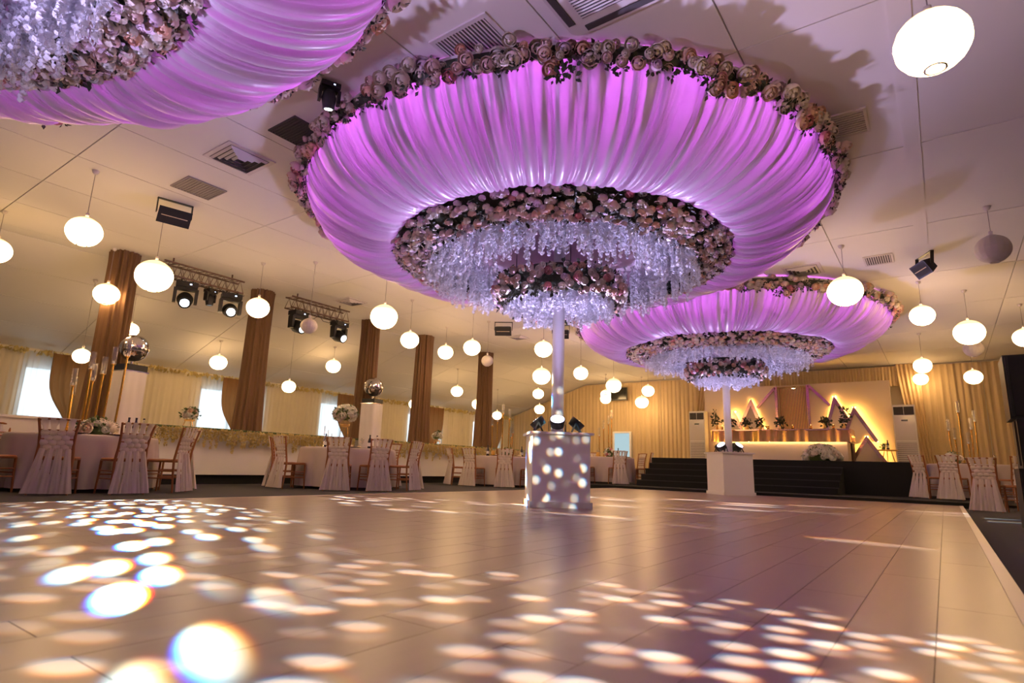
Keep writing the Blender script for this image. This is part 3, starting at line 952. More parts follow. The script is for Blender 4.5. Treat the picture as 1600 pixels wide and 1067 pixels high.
for ri, (cx, cy) in enumerate(RINGS):
    rot = (0.0, 2.1, 0.4)[ri]
    where = ('over the near pedestal', 'over the far pedestal', 'at the upper picture corner')[ri]
    base = dict(loc=(cx, cy, 0), rz=rot)
    def world(p):
        c, s = math.cos(rot), math.sin(rot)
        return (cx + p.x * c - p.y * s, cy + p.x * s + p.y * c, p.z)
    t = thing('draped_ring', 'violet-lit pleated satin ceiling ring ' + where, 'ceiling drape', group='draped ceiling rings', **base)
    place('drape', DRAPE, t)
    place('rim_hoop', HOOP, t); place('inner_hoop', IHOOP, t); place('led_strip', LED, t); place('top_disc', DISC, t)
    for k in range(6):
        a = 2 * PI * k / 6
        MB().box((3.35 * math.cos(a), 3.35 * math.sin(a), 4.075), (0.08, 0.08, 0.06)).build('mount', 'white_paint', t)
        MB().tube([(2.2 * math.cos(a), 2.2 * math.sin(a), 3.42), (2.2 * math.cos(a), 2.2 * math.sin(a), ZC)], 0.006, 5).build('hanger', 'black_metal', t)
    for key, lab, nm_ in (('outer', 'rose garland around the outer rim of the ring ', 'outer'), ('inner', 'dense rose band inside the ring ', 'inner'), ('centre', 'rose cluster around the pole in the ring ', 'centre')):
        g = thing('rose_garland', lab + where, 'garland', group='rose garlands of the ceiling rings', **base)
        cand = []
        for a, r, z, s, nrm, c in LAY[key]:
            p = Vector((r * math.cos(a), r * math.sin(a), z))
            me = ROSES[c][0 if s > 0.06 else random.randrange(2)]
            mx = Matrix.Translation(p) @ rot_to(nrm, random.uniform(0, 6)) @ Matrix.Diagonal((s, s, s, 1))
            w_ = world(p)
            dist = (Vector(w_) - Vector((0, 0, 0.53))).length
            ok = in_frame(w_)
            px = FPX * 2 * s / dist
            # the outer rim of the far half is hidden behind the cloth
            cand.append((0 if ok else 1, -px, me, mx, px))
        cand.sort(key=lambda q: (q[0], q[1]))
        lim = 300 if ri != 1 else (300 if key == 'outer' else 0)
        solo = [q for q in cand if q[0] == 0 and (ri != 1 or key == 'outer')][:lim]
        rest = [q for q in cand if not any(q is s_ for s_ in solo)]
        for q in solo:
            put('rose', q[2], g, q[3])
        if rest:
            merged('small_roses', [(q[2], q[3]) for q in rest], g)
        # foliage behind the flowers
        lv = []
        rr = random.Random(ri + 5)
        if key == 'outer':
            for i in range(700):
                a = rr.uniform(0, 2 * PI)
                ra = 3.41 + rr.uniform(-0.06, 0.06)
                p = Vector((ra * math.cos(a), ra * math.sin(a), 3.91 + rr.uniform(-0.10, 0.08)))
                lv.append((rr.choice(LEAVES), Matrix.Translation(p) @ rot_to((math.cos(a), math.sin(a), -0.7), rr.uniform(0, 6)) @ Matrix.Diagonal((.72, .72, .72, 1))))
            MB().lathe([(3.41, 3.88), (3.44, 3.92), (3.43, 3.99), (3.40, 4.02), (3.395, 3.92), (3.41, 3.88)], 96).build('moss_shade_band', 'leaf_dark', g)  # leaves and shadow between the roses put in as one dark band
            for a0 in (-0.62, -0.30, -0.16, -1.02, 2.0, 4.1, 3.2):
                for i in range(9):
                    a = a0 + rr.uniform(-0.04, 0.04)
                    p = Vector((3.45 * math.cos(a), 3.45 * math.sin(a), 3.76 + rr.uniform(-0.1, 0.08)))
                    lv.append((rr.choice(LEAVES), Matrix.Translation(p) @ rot_to((math.cos(a), math.sin(a), -0.7), rr.uniform(0, 6)) @ Matrix.Diagonal((.72, .72, .72, 1))))
        elif key == 'inner':
            for i in range(900):
                a = rr.uniform(0, 2 * PI); tt = rr.random()
                r = 2.25 - 0.45 * tt
                p = Vector((r * math.cos(a), r * math.sin(a), 3.33 - 0.17 * tt + rr.uniform(-0.03, 0.02)))
                lv.append((rr.choice(LEAVES), Matrix.Translation(p) @ rot_to((rr.uniform(-.6, .6), rr.uniform(-.6, .6), -1), rr.uniform(0, 6)) @ Matrix.Diagonal((.8, .8, .8, 1))))
            for i in range(1500):
                a = rr.uniform(0, 2 * PI); tt = rr.random()
                if rr.random() > 0.35 + 0.65 * (math.cos(a + 0.1 + rot * 0) < -0.2 or math.sin(a) > 0.3): continue
                r = 2.25 - 0.45 * tt
                p = Vector((r * math.cos(a), r * math.sin(a), 3.30 - 0.20 * tt + rr.uniform(-0.05, 0.02)))
                lv.append((rr.choice(BLOSSOM), Matrix.Translation(p) @ rot_to((rr.uniform(-.8, .8), rr.uniform(-.8, .8), -1), rr.uniform(0, 6)) @ Matrix.Diagonal((1, 1, 1, 1))))
            MB().lathe([(2.28, 3.37), (2.05, 3.25), (1.80, 3.20), (1.78, 3.30), (2.0, 3.40)], 64).build('moss_shade_band', 'leaf_dark', g)
        else:
            for i in range(260):
                a = rr.uniform(0, 2 * PI)
                p = Vector((0.80 * math.cos(a), 0.80 * math.sin(a), rr.uniform(2.66, 3.04)))
                lv.append((rr.choice(LEAVES), Matrix.Translation(p) @ rot_to((math.cos(a), math.sin(a), -0.3), rr.uniform(0, 6)) @ Matrix.Diagonal((.9, .9, .9, 1))))
            MB().lathe([(0.09, 2.92), (0.70, 2.90), (0.70, 2.70), (0.74, 2.72), (0.76, 2.95), (0.70, 3.06), (0.09, 3.02)], 40).build('moss_shade_band', 'leaf_dark', g)
            for k in range(4):
                a = PI / 4 + k * PI / 2
                MB().tube([(0.6 * math.cos(a), 0.6 * math.sin(a), 3.0), (0.6 * math.cos(a), 0.6 * math.sin(a), 3.54)], 0.006, 5).build('hanger', 'black_metal', g)
        merged('leaf_sprays', lv, g)
    # white wisteria
    for key, lab in (('strands', 'curtain of white wisteria strands inside the ring '), ('centre_strands', 'short white wisteria skirt around the pole of the ring ')):
        g = thing('wisteria_curtain', lab + where, 'garland', group='wisteria curtains of the ceiling rings', **base)
        cand = []
        for a, r, z, k, s in LAY[key]:
            p = Vector((r * math.cos(a), r * math.sin(a), z))
            me = (WST if key == 'strands' else WST_SHORT)[k]
            w_ = world(p)
            dist = (Vector(w_) - Vector((0, 0, 0.53))).length
            cand.append((0 if in_frame(w_) and ri != 1 else 1, dist, me, Matrix.Translation(p) @ Matrix.Rotation(random.uniform(0, 6), 4, 'Z') @ Matrix.Diagonal((1.15, 1.15, s, 1))))
        cand.sort(key=lambda q: (q[0], q[1]))
        solo = [q for q in cand if q[0] == 0][:300]
        ids = {id(q) for q in solo}
        for q in solo: put('wisteria_strand', q[2], g, q[3])
        rest = [q for q in cand if id(q) not in ids]
        if rest: merged('wisteria_strands', [(q[2], q[3]) for q in rest], g)

# ================================================================== POLES, PEDESTALS, WASH LAMPS
def wash_lamp(lit=True):
    t = thing('wash_lamp', 'x', 'stage lamp', group='wash lamps on the pedestals')
    # can tilted up and outwards (+x)
    ax = Vector((0.62, 0, 0.78)).normalized()
    c = Vector((0.0, 0, 0.115))
    b = MB(); b.tube([c - ax * 0.05, c - ax * 0.045, c + ax * 0.055, c + ax * 0.06], [0.05, 0.085, 0.10, 0.10], 20)
    b.build('can', 'black_plastic', t)
    m = MB()
    q = ax.to_track_quat('Z', 'Y').to_matrix()
    m.add([q @ Vector((0.088 * math.cos(k * PI / 9), 0.088 * math.sin(k * PI / 9), 0)) + c + ax * 0.061 for k in range(18)], [tuple(range(18))])
    ln = m.build('lens', 'lens_violet', t)
    beads = MB()
    for rr_, n in ((0.03, 6), (0.062, 12)):
        for k in range(n):
            p = q @ Vector((rr_ * math.cos(2 * PI * k / n), rr_ * math.sin(2 * PI * k / n), 0.002)) + c + ax * 0.061
            beads.add([p + q @ Vector((0.011 * math.cos(j * PI / 3), 0.011 * math.sin(j * PI / 3), 0)) for j in range(6)], [tuple(range(6))])
    beads.build('led_beads', 'lens_white', ln)
    for s in (-1, 1):
        MB().bar((0.0, s * 0.107, 0.13), (-0.06, s * 0.107, 0.0), 0.02, 0.008, (0, 1, 0)).build('bracket_leg', 'black_metal', t)
        MB().bar((0.0, s * 0.107, 0.13), (0.07, s * 0.107, 0.0), 0.02, 0.008, (0, 1, 0)).build('bracket_leg', 'black_metal', t)
    return t
WL = wash_lamp()
wused = False
pedlab = ['near white pedestal speckled with dots of light', 'far white pedestal in front of the stage steps']
for k, ((x, y), ang, h) in enumerate(((RINGS[0], 41, 0.96), (RINGS[1], 46, 0.98))):
    t = thing('pedestal', pedlab[k], 'pedestal', (x, y, 0.05), math.radians(ang), 'white pedestals on the dance floor')
    w_ = 0.72
    MB().box((0, 0, (h - 0.05) / 2), (w_, w_, h - 0.09)).build('body', 'white_paint', t)
    MB().box((0, 0, h - 0.065), (w_ + 0.08, w_ + 0.08, 0.03)).build('top_board', 'white_paint', t)
    for s in range(4):
        a = s * PI / 2
        MB().box((math.cos(a) * (w_ / 2 + 0.012), math.sin(a) * (w_ / 2 + 0.012), 0.035), (0.024, w_ + 0.048, 0.07), a).build('skirting', 'white_paint', t)
    p = thing('support_pole', 'white round pole rising from the %s pedestal into the ring' % ('near', 'far')[k], 'pole', (x, y, h))
    MB().tube([(0, 0, -0.0), (0, 0, 3.50 - h + 0.05)], 0.08, 24).build('shaft', 'white_paint', p)
    MB().lathe([(0.0, 0.001), (0.12, 0.001), (0.12, 0.02), (0.085, 0.025)], 24).build('collar', 'white_paint', p)
    pos = ['on the camera side of the', 'on the stage side of the', 'on the window side of the', 'on the far side of the']
    wl_ = ['tilted black wash lamp facing the viewer, lens shining, on the %s pedestal', 'black wash lamp tilted to the right on the %s pedestal', 'black wash lamp behind the pole on the %s pedestal', 'black wash lamp tilted to the left on the %s pedestal']
    for j in range(4):
        a = math.radians(-58 + 90 * j) if k == 0 else math.radians(-20 + 90 * j)
        loc = (x + 0.24 * math.cos(a), y + 0.24 * math.sin(a), h + 0.004)
        lab = wl_[j] % ('near', 'far')[k]
        if not wused:
            WL.location = loc; WL.rotation_euler = (0, 0, a); WL['label'] = lab; wused = True
        else:
            dup(WL, loc, a, lab)

# ================================================================== PAPER LANTERNS
def lantern_meshes(di, lit):
    r = di / 2
    n = 18
    b = MB()
    prof = []
    for j in range(13):
        ph = math.radians(16 + (164 - 16) * j / 12)
        prof.append((r * math.sin(ph), r * 0.93 * math.cos(ph)))
    b.lathe(prof, n, smooth=False)
    for i in range(len(b.sm)): b.sm[i] = False
    sh = b.mesh('paper_shade', 'lantern_lit' if lit else 'lantern_off')
    rg = MB()
    for z, rr_ in ((prof[0][1], prof[0][0]), (prof[-1][1], prof[-1][0])):
        rg.lathe([(rr_ - 0.006, z - 0.004), (rr_ + 0.006, z - 0.004), (rr_ + 0.006, z + 0.004), (rr_ - 0.006, z + 0.004), (rr_ - 0.006, z - 0.004)], n)
    for k in range(2):
        a = k * PI / 2
        rg.tube([(prof[0][0] * math.cos(a), prof[0][0] * math.sin(a), prof[0][1]), (-prof[0][0] * math.cos(a), -prof[0][0] * math.sin(a), prof[0][1])], 0.003, 4)
    rm = rg.mesh('wire_ring', 'vent_white')
    sk = MB().lathe([(0.0, r * 0.93), (0.022, r * 0.93), (0.022, r * 0.93 + 0.06), (0.0, r * 0.93 + 0.065)], 10).mesh('lamp_holder', 'vent_white')
    return sh, rm, sk
LM = {}
ROSE_CAP = MB().lathe([(0.0, -0.055), (0.018, -0.05), (0.035, -0.03), (0.045, 0.0)], 14).mesh('ceiling_cap', 'vent_white')
def lantern(di, x, y, z, label, lit=True):
    k = (di, lit)
    if k not in LM: LM[k] = lantern_meshes(di, lit)
    sh, rm, sk = LM[k]
    t = thing('paper_lantern', label, 'lantern', (x, y, z), random.uniform(0, 1), 'paper lanterns hanging from the ceiling')
    place('paper_shade', sh, t); place('wire_ring', rm, t); place('lamp_holder', sk, t)
    top = ceil_z(x) - z
    MB().tube([(0, 0, di / 2 * 0.93 + 0.06), (0, 0, top - 0.04)], 0.004, 5, False).build('cord', 'vent_grey', t)
    place('ceiling_cap', ROSE_CAP, t, (0, 0, top - 0.002))
LAN = [
 (.4, -11.27, 2.19, 3.46, 'lit lantern cut by the left picture edge'),
 (.4, -8.54, 2.45, 3.26, 'lit lantern hanging left of the black strobe box'),
 (.5, -9.13, 3.56, 3.09, 'large lit lantern right beside the first pillar top and the truss'),
 (.4, -11.6, 3.82, 3.25, 'lit lantern in front of the first curtained pillar'),
 (.3, -13.28, 4.91, 3.02, 'small lit lantern half hidden above the first mirror ball'),
 (.3, -13.12, 4.10, 2.32, 'small lit lantern partly behind the first pillar, above the brown curtain'),
 (.4, -14.45, 7.40, 2.83, 'lit lantern low between the first mirror ball and the second pillar'),
 (.4, -9.96, 5.69, 3.23, 'lit lantern in front of the second curtained pillar'),
 (.5, -8.28, 7.24, 3.20, 'large lit lantern in front of the third curtained pillar'),
 (.4, -9.30, 8.92, 3.18, 'lit lantern touching the fourth pillar top on its left'),
 (.4, -10.38, 11.27, 3.41, 'lit lantern between the fourth and fifth pillar tops, left of a pair'),
 (.4, -8.76, 10.42, 3.23, 'lit lantern just left of the fifth pillar top'),
 (.4, -13.62, 10.21, 3.11, 'lit lantern below the second truss, left of the third pillar'),
 (.33, -13.13, 8.57, 2.30, 'lit lantern low beside the second pillar, right side'),
 (.33, -13.05, 12.89, 2.30, 'lit lantern sliver behind the fourth pillar'),
 (.4, -13.32, 15.15, 2.98, 'lit lantern between the fourth and fifth pillars at mid height'),
 (.4, -13.34, 16.32, 2.66, 'lit lantern half hidden by the fifth pillar'),
 (.36, -14.10, 18.49, 2.46, 'lowest lit lantern just right of the fifth pillar'),
 (.4, -7.13, 11.0, 3.15, 'uppermost of the four lit lanterns left of the near pole'),
 (.5, -8.95, 13.74, 3.03, 'second from top, largest of four lanterns left of the near pole'),
 (.4, -11.86, 18.01, 3.16, 'third from top of the four lanterns left of the near pole'),
 (.4, -12.84, 19.61, 2.77, 'lowest of the four lit lanterns left of the near pole'),
 (.4, -7.96, 14.22, 3.12, 'lit lantern just right of the near pole'),
 (.5, -8.55, 17.48, 3.22, 'large lit lantern overlapping the wall screen'),
 (.4, -10.67, 21.1, 3.44, 'lit lantern peeking out behind two others beside the wall screen'),
 (.4, -10.23, 20.22, 3.15, 'lowest lit lantern left of the wall screen'),
 (.4, -7.66, 18.2, 3.09, 'upper lantern of the pair right of the wall screen'),
 (.5, -9.27, 21.4, 3.11, 'lower lantern of the pair right of the wall screen'),
 (.5, -0.98, 10.1, 3.35, 'large lit lantern in front of the rim of the far ring'),
 (.4, -0.05, 12.76, 3.45, 'lit lantern right of the far ring rim'),
 (.5, 0.64, 13.8, 3.27, 'large lit lantern above an unlit one near the speaker stack'),
 (.4, -0.18, 17.56, 3.28, 'upper lantern of the touching pair above the white cooling tower'),
 (.4, -0.31, 21.75, 3.53, 'lower lantern of the touching pair above the white cooling tower'),
 (.4, 0.85, 19.12, 3.15, 'lit lantern just left of the speaker stack'),
 (.4, 1.59, 15.46, 3.40, 'lit lantern cut by the right picture edge'),
 (.4, 0.19, 3.93, 3.10, 'biggest-looking lit lantern close to the viewer under the cover strip'),
]
for di, x, y, z, lab in LAN: lantern(di, x, y, z, lab)
for di, x, y, z, lab in ((.3, -9.04, 6.17, 2.88, 'unlit lantern in front of the second lighting truss'), (.3, -9.01, 11.33, 3.08, 'unlit lantern at the top of the fifth pillar'),
                         (.4, 0.81, 16.69, 3.46, 'unlit lantern behind the large one near the speaker stack'), (.4, 0.80, 9.52, 3.50, 'unlit lantern right of the tilted black monitor box')):
    lantern(di, x, y, z, lab, False)

# ================================================================== CEILING FITTINGS
def diffuser(loc, label, size=0.6, rz=0.0):
    t = thing('air_diffuser', label, 'vent', (loc[0], loc[1], ZC), rz, 'square four-way air diffusers')
    MB().box((0, 0, -0.006), (size, size, 0.012)).build('plate', 'vent_white', t)
    for k in range(4):
        s0 = size * (0.80 - 0.19 * k)
        m = MB()
        for q in range(4):
            a = q * PI / 2
            ca, sa = math.cos(a), math.sin(a)
            def R(x, y, z): return (x * ca - y * sa, x * sa + y * ca, z)
            h = s0 / 2; i = h - 0.022
            m.add([R(-h, -h, -0.014), R(h, -h, -0.014), R(i, -i, -0.040), R(-i, -i, -0.040)], [(0, 1, 2, 3)])
            m.add([R(-h, -h, -0.0135), R(h, -h, -0.0135), R(i, -i, -0.0395), R(-i, -i, -0.0395)], [(3, 2, 1, 0)])
        m.build('louvre', 'vent_white', t)
    MB().box((0, 0, -0.013), (size * 0.82, size * 0.82, 0.003)).build('duct', 'vent_dark', t)
    return t
def grille(loc, label, sx, sy, n, dark='vent_dark', slat='vent_white', rim=0.035, along='x', rz=0.0):
    t = thing('air_grille', label, 'vent', (loc[0], loc[1], ZC), rz, 'ceiling air grilles')
    for s in (-1, 1):
        MB().box((0, s * (sy / 2 - rim / 2), -0.008), (sx, rim, 0.016)).build('frame', slat, t)
        MB().box((s * (sx / 2 - rim / 2), 0, -0.008), (rim, sy - 2 * rim, 0.016)).build('frame', slat, t)
    MB().box((0, 0, -0.003), (sx - 2 * rim, sy - 2 * rim, 0.004)).build('duct', dark, t)
    for k in range(n):
        f = (k + 0.5) / n - 0.5
        if along == 'x':
            MB().box((0, f * (sy - 2 * rim), -0.010), (sx - 2 * rim, (sy - 2 * rim) / n * 0.45, 0.010)).build('slat', slat, t)
        else:
            MB().box((f * (sx - 2 * rim), 0, -0.010), ((sx - 2 * rim) / n * 0.45, sy - 2 * rim, 0.010)).build('slat', slat, t)
    return t
diffuser((-6.62, 3.31), 'square air diffuser on the ceiling between two rings')
diffuser((-1.69, 11.05), 'square air diffuser above the far ring')
diffuser((-10.66, 8.3), 'square air diffuser behind the second lighting truss', 0.55)
diffuser((-13.9, 12.3) if False else (-9.4, 13.2), 'square air diffuser beside the lantern near the fifth pillar', 0.5)
grille((-7.87, 3.44), 'dark plain return grille near the black strobe box', 0.5, 0.52, 12, 'vent_grey', 'vent_grey', 0.02)
grille((-2.95, 3.42), 'large white slatted grille above the near ring rim', 0.62, 0.62, 16, 'vent_dark', 'vent_white', 0.04, 'y')
grille((-5.48, 3.33), 'black grille half hidden by the roses of the near ring', 0.5, 0.4, 10, 'vent_dark', 'vent_dark', 0.02)
grille((-0.46, 6.41), 'slatted grille beside the right rim of the near ring', 0.36, 0.5, 10, 'vent_dark', 'vent_white', 0.03, 'x')
grille((-0.55, 11.09), 'slatted grille near the tilted black monitor box', 0.42, 0.5, 11, 'vent_dark', 'vent_white', 0.03, 'y')

# ceiling cassette air conditioner, mostly above the picture edge
t = thing('ceiling_cassette', 'white ceiling cassette air conditioner cut by the top edge', 'air conditioner', (-1.72, 3.28, ZC), 0.0)
S = 0.95
b = MB()
def rsq(s, r, n=5):
    out = []
    for cx_, cy_, a0 in ((s - r, s - r, 0), (-s + r, s - r, 90), (-s + r, -s + r, 180), (s - r, -s + r, 270)):
        for k in range(n + 1):
            a = math.radians(a0 + 90 * k / n); out.append((cx_ + r * math.cos(a), cy_ + r * math.sin(a)))
    return out
lo, hi = rsq(S / 2 - 0.03, 0.09), rsq(S / 2, 0.10)
n = len(lo)
b.add([(x, y, -0.05) for x, y in lo] + [(x, y, 0) for x, y in hi], [tuple(range(n))[::-1]] + [(i, (i + 1) % n, (i + 1) % n + n, i + n) for i in range(n)])
b.build('cover', 'vent_white', t)
for k in range(4):
    a = k * PI / 2
    MB().box((math.cos(a) * 0.385, math.sin(a) * 0.385, -0.052), (0.06, 0.60, 0.012), a).build('air_flap', 'vent_dark', t)
MB().box((0, 0, -0.052), (0.56, 0.56, 0.006)).build('intake', 'vent_dark', t)
for k in range(18):
    MB().box((0, -0.26 + 0.52 * k / 17, -0.057), (0.56, 0.014, 0.008)).build('slat', 'vent_white', t)

# boxy black strobe / monitor lamps tilted under the ceiling
def strobe(loc, rz, label, tilt=0.6):
    t = thing('strobe_lamp', label, 'stage lamp', loc, rz, 'boxy black lamps under the ceiling')
    c, s = math.cos(tilt), math.sin(tilt)
    def T(x, y, z): return (x, y * c - z * s, y * s + z * c - 0.22)
    b = MB()
    hw, hh, d = 0.21, 0.12, 0.07
    vs = [T(-hw, -d, -hh), T(hw, -d, -hh), T(hw, -d, hh), T(-hw, -d, hh), T(-hw * .8, d, -hh * .7), T(hw * .8, d, -hh * .7), T(hw * .8, d, hh * .7), T(-hw * .8, d, hh * .7)]
    b.add(vs, [(0, 1, 2, 3), (7, 6, 5, 4), (0, 4, 5, 1), (1, 5, 6, 2), (2, 6, 7, 3), (3, 7, 4, 0)])
    b.build('housing', 'black_plastic', t)
    f = MB(); f.add([T(-hw * .88, -d - .004, -hh * .8), T(hw * .88, -d - .004, -hh * .8), T(hw * .88, -d - .004, hh * .8), T(-hw * .88, -d - .004, hh * .8)], [(0, 1, 2, 3)])
    gl = f.build('front_glass', 'grille_black', t)
    f = MB(); f.add([T(-hw * .8, -d - .007, -.006), T(hw * .8, -d - .007, -.006), T(hw * .8, -d - .007, .006), T(-hw * .8, -d - .007, .006)], [(0, 1, 2, 3)])
    f.build('flash_tube', 'napkin', gl)
    for sx in (-1, 1):
        MB().bar((sx * (hw + .012), 0, -0.22), (sx * (hw + .012), 0.02, -0.004), 0.012, 0.05, (0, 1, 0)).build('bracket', 'black_metal', t)
    MB().box((0, 0.02, -0.006), (2 * hw + 0.04, 0.05, 0.01)).build('bracket', 'black_metal', t)
strobe((-8.60, 3.48, ZC), math.radians(78), 'boxy black strobe lamp under the ceiling near the dark grille')
strobe((0.06, 11.2, ZC), math.radians(-62), 'tilted black monitor box under the ceiling near the right grille')
strobe((-8.72, 11.57, ZC), math.radians(30), 'boxy black strobe lamp hanging left of the near pole top')
strobe((-7.62, 12.55, ZC), math.radians(30), 'small black lamp half hidden behind the near pole top')

# ================================================================== TRUSSES AND MOVING HEADS
def moving_head(aimdir, lit=True):
    """hanging moving head: base at the top (origin), head below pointing along aimdir (in x,z of the local frame turned by rz)"""
    t = thing('moving_head', 'x', 'stage lamp', group='moving heads on the trusses')
    MB().box((0, 0, -0.04), (0.20, 0.30, 0.08)).build('base', 'black_plastic', t)
    MB().box((0.101, 0.05, -0.04), (0.003, 0.03, 0.02)).build('display', 'status_light', t)
    for s in (-1, 1):
        MB().tube([(0, s * 0.08, -0.0), (0, s * 0.08, 0.07)], 0.012, 8).build('clamp', 'black_metal', t)
    y = MB()
    y.box((0, 0, -0.10), (0.10, 0.30, 0.05))
    for s in (-1, 1): y.box((0, s * 0.145, -0.21), (0.11, 0.045, 0.22), 0, 0, 1.1)
    y.build('yoke', 'black_plastic', t)
    d = Vector(aimdir).normalized()
    c = Vector((0, 0, -0.27))
    hd = MB(); hd.tube([c - d * 0.15, c - d * 0.13, c - d * 0.02, c + d * 0.10, c + d * 0.15], [0.05, 0.09, 0.115, 0.095, 0.09], 20)
    h = hd.build('head', 'black_plastic', t)
    q = d.to_track_quat('Z', 'Y').to_matrix()
    m = MB(); m.add([q @ Vector((0.062 * math.cos(k * PI / 10), 0.062 * math.sin(k * PI / 10), 0)) + c + d * 0.153 for k in range(20)], [tuple(range(20))])
    m.build('lens', 'lens_white' if lit else 'screen', h)
    return t
trl = ['lighting truss left of the second pillar carrying three lamps', 'lighting truss right of the second pillar carrying two lamps']
for k, (y0, y1) in enumerate(((4.45, 5.98), (7.08, 8.62))):
    t = thing('lighting_truss', trl[k], 'truss', (-11.2, 0, 0))
    for dx in (-0.12, 0.12):
        for z in (3.74, 3.98):
            MB().tube([(dx, y0, z), (dx, y1, z)], 0.018, 8).build('chord', 'truss_metal', t)
    lc = MB()
    nb = 9
    for s in range(nb):
        a, b_ = y0 + (y1 - y0) * s / nb, y0 + (y1 - y0) * (s + 1) / nb
        for dx in (-0.12, 0.12):
            lc.tube([(dx, a, 3.74), (dx, (a + b_) / 2, 3.98), (dx, b_, 3.74)], 0.008, 5, False)
        for z in (3.74, 3.98):
            lc.tube([(-0.12, a, z), (0.12, (a + b_) / 2, z), (-0.12, b_, z)], 0.008, 5, False)
    lc.build('lacing', 'truss_metal', t)
    cbl = MB()
    for s in range(3):
        ya = y0 + 0.3 + 0.4 * s
        cbl.tube([(0.08 + 0.03 * s, ya + 0.45 * j / 6, 3.70 - 0.12 * math.sin(PI * j / 6) + 0.02 * (j % 2)) for j in range(7)], 0.007, 5, False)
    cbl.build('cable', 'black_plastic', t)
    for yy in (y0 + 0.2, y1 - 0.2):
        MB().tube([(0, yy, 3.98), (0, yy, ZC)], 0.015, 6).build('ceiling_bracket', 'truss_metal', t)
        MB().box((0, yy, 3.98), (0.24, 0.03, 0.02)).build('ceiling_bracket', 'truss_metal', t)
def toward(p, tgt, rz):
    d = Vector(tgt) - Vector(p)
    return (Matrix.Rotation(-rz, 3, 'Z') @ d)
MH = [((-11.2, 4.95, 3.65), (-6.0, 2.75, 0), 'lit moving head at the near end of the first truss, beside the large lantern'), ((-11.2, 5.82, 3.65), (-3.0, 2.9, 0), 'lit moving head at the far end of the first truss'),
      ((-11.2, 7.36, 3.65), (-4.0, 8.2, 0), 'lit moving head at the near end of the second truss, beside the unlit lantern'), ((-11.2, 8.46, 3.65), (-3.2, 9.6, 0), 'lit moving head at the far end of the second truss')]
for p, tg, lab in MH:
    rz = math.atan2(tg[1] - p[1], tg[0] - p[0])
    t = moving_head(toward((p[0], p[1], p[2] - 0.27), tg, rz))
    t.location = (p[0], p[1], p[2] + 0.05); t.scale = (1.22,) * 3; t.rotation_euler = (0, 0, rz); t['label'] = lab
t = moving_head((0.1, 0, -1), False); t.location = (-11.2, 5.4, 3.68); t.rotation_euler = (0, 0, 0.4); t.scale = (0.72,) * 3; t['label'] = 'small dark moving head in the middle of the first truss'
rz = math.atan2(-1.8, 3.9)
t = moving_head((-0.25, 0.1, -1)); t.scale = (0.6,) * 3; t.location = (-4.43, 2.98, 4.06); t.rotation_euler = (0, 0, rz); t['label'] = 'black moving head hung from the ceiling between two rings'
t['group'] = 'moving heads'

# mirror balls on white cloth-covered stands
def mirror_ball(loc, label, slabel):
    s = thing('ball_stand', slabel, 'stand', (loc[0], loc[1], 0), 0.25, 'white stands of the mirror balls')
    H_ = 2.02
    for sx in (-1, 1):
        for sy in (-1, 1):
            MB().tube([(sx * 0.15, sy * 0.15, 0.02), (sx * 0.15, sy * 0.15, H_ - 0.1)], 0.02, 8).build('upright', 'vent_grey', s)
    MB().box((0, 0, 0.01), (0.42, 0.42, 0.02)).build('foot_plate', 'black_metal', s)
    n = 4
    def cl(u, v):
        a = u * 2 * PI
        k = 0.20 / max(abs(math.cos(a)), abs(math.sin(a)))
        k = min(k, 0.262) + 0.004 * math.sin(9 * a + 4 * v)
        return (k * math.cos(a), k * math.sin(a), 0.03 + (H_ - 0.15) * v)
    MB().grid(cl, 64, 8, True).build('cloth_cover', 'stand_cloth', s)
    MB().box((0, 0, H_ - 0.05), (0.36, 0.36, 0.10)).build('top_plate', 'black_metal', s)
    MB().box((0, 0, H_ - 0.115), (0.40, 0.40, 0.02)).build('collar', 'chrome', s)
    t = thing('mirror_ball', label, 'mirror ball', (loc[0], loc[1], H_), 0.2, 'mirror balls')
    MB().tube([(0, 0, 0), (0, 0, 0.07)], 0.02, 10).build('neck', 'chrome', t)
    b = MB()
    r = 0.235
    nb = 30
    for i in range(nb):
        p0, p1 = PI * i / nb, PI * (i + 1) / nb
        pm_ = (p0 + p1) / 2
        m = max(3, int(2 * nb * math.sin(pm_)))
        for k in range(m):
            a0, a1 = 2 * PI * (k + .04) / m, 2 * PI * (k + .96) / m
            q0, q1 = p0 + 0.004, p1 - 0.004
            b.add([(r * math.sin(q) * math.cos(a), r * math.sin(q) * math.sin(a), r * math.cos(q) + 0.30) for q, a in ((q0, a0), (q1, a0), (q1, a1), (q0, a1))], [(0, 1, 2, 3)])
    o = b.build('mirror_tiles', 'mirror_tile', t); o['kind'] = 'stuff'
    MB().lathe([(0.0, 0.066)] + [(0.231 * math.sin(PI * k / 16), 0.30 - 0.231 * math.cos(PI * k / 16)) for k in range(1, 16)] + [(0.0, 0.531)], 24).build('core', 'black_plastic', t)
mirror_ball((-11.2, 4.24), 'mirror ball in front of the first curtained pillar', 'white stand under the first mirror ball')
mirror_ball((-11.2, 9.64), 'mirror ball in front of the third curtained pillar', 'white stand under the second mirror ball')

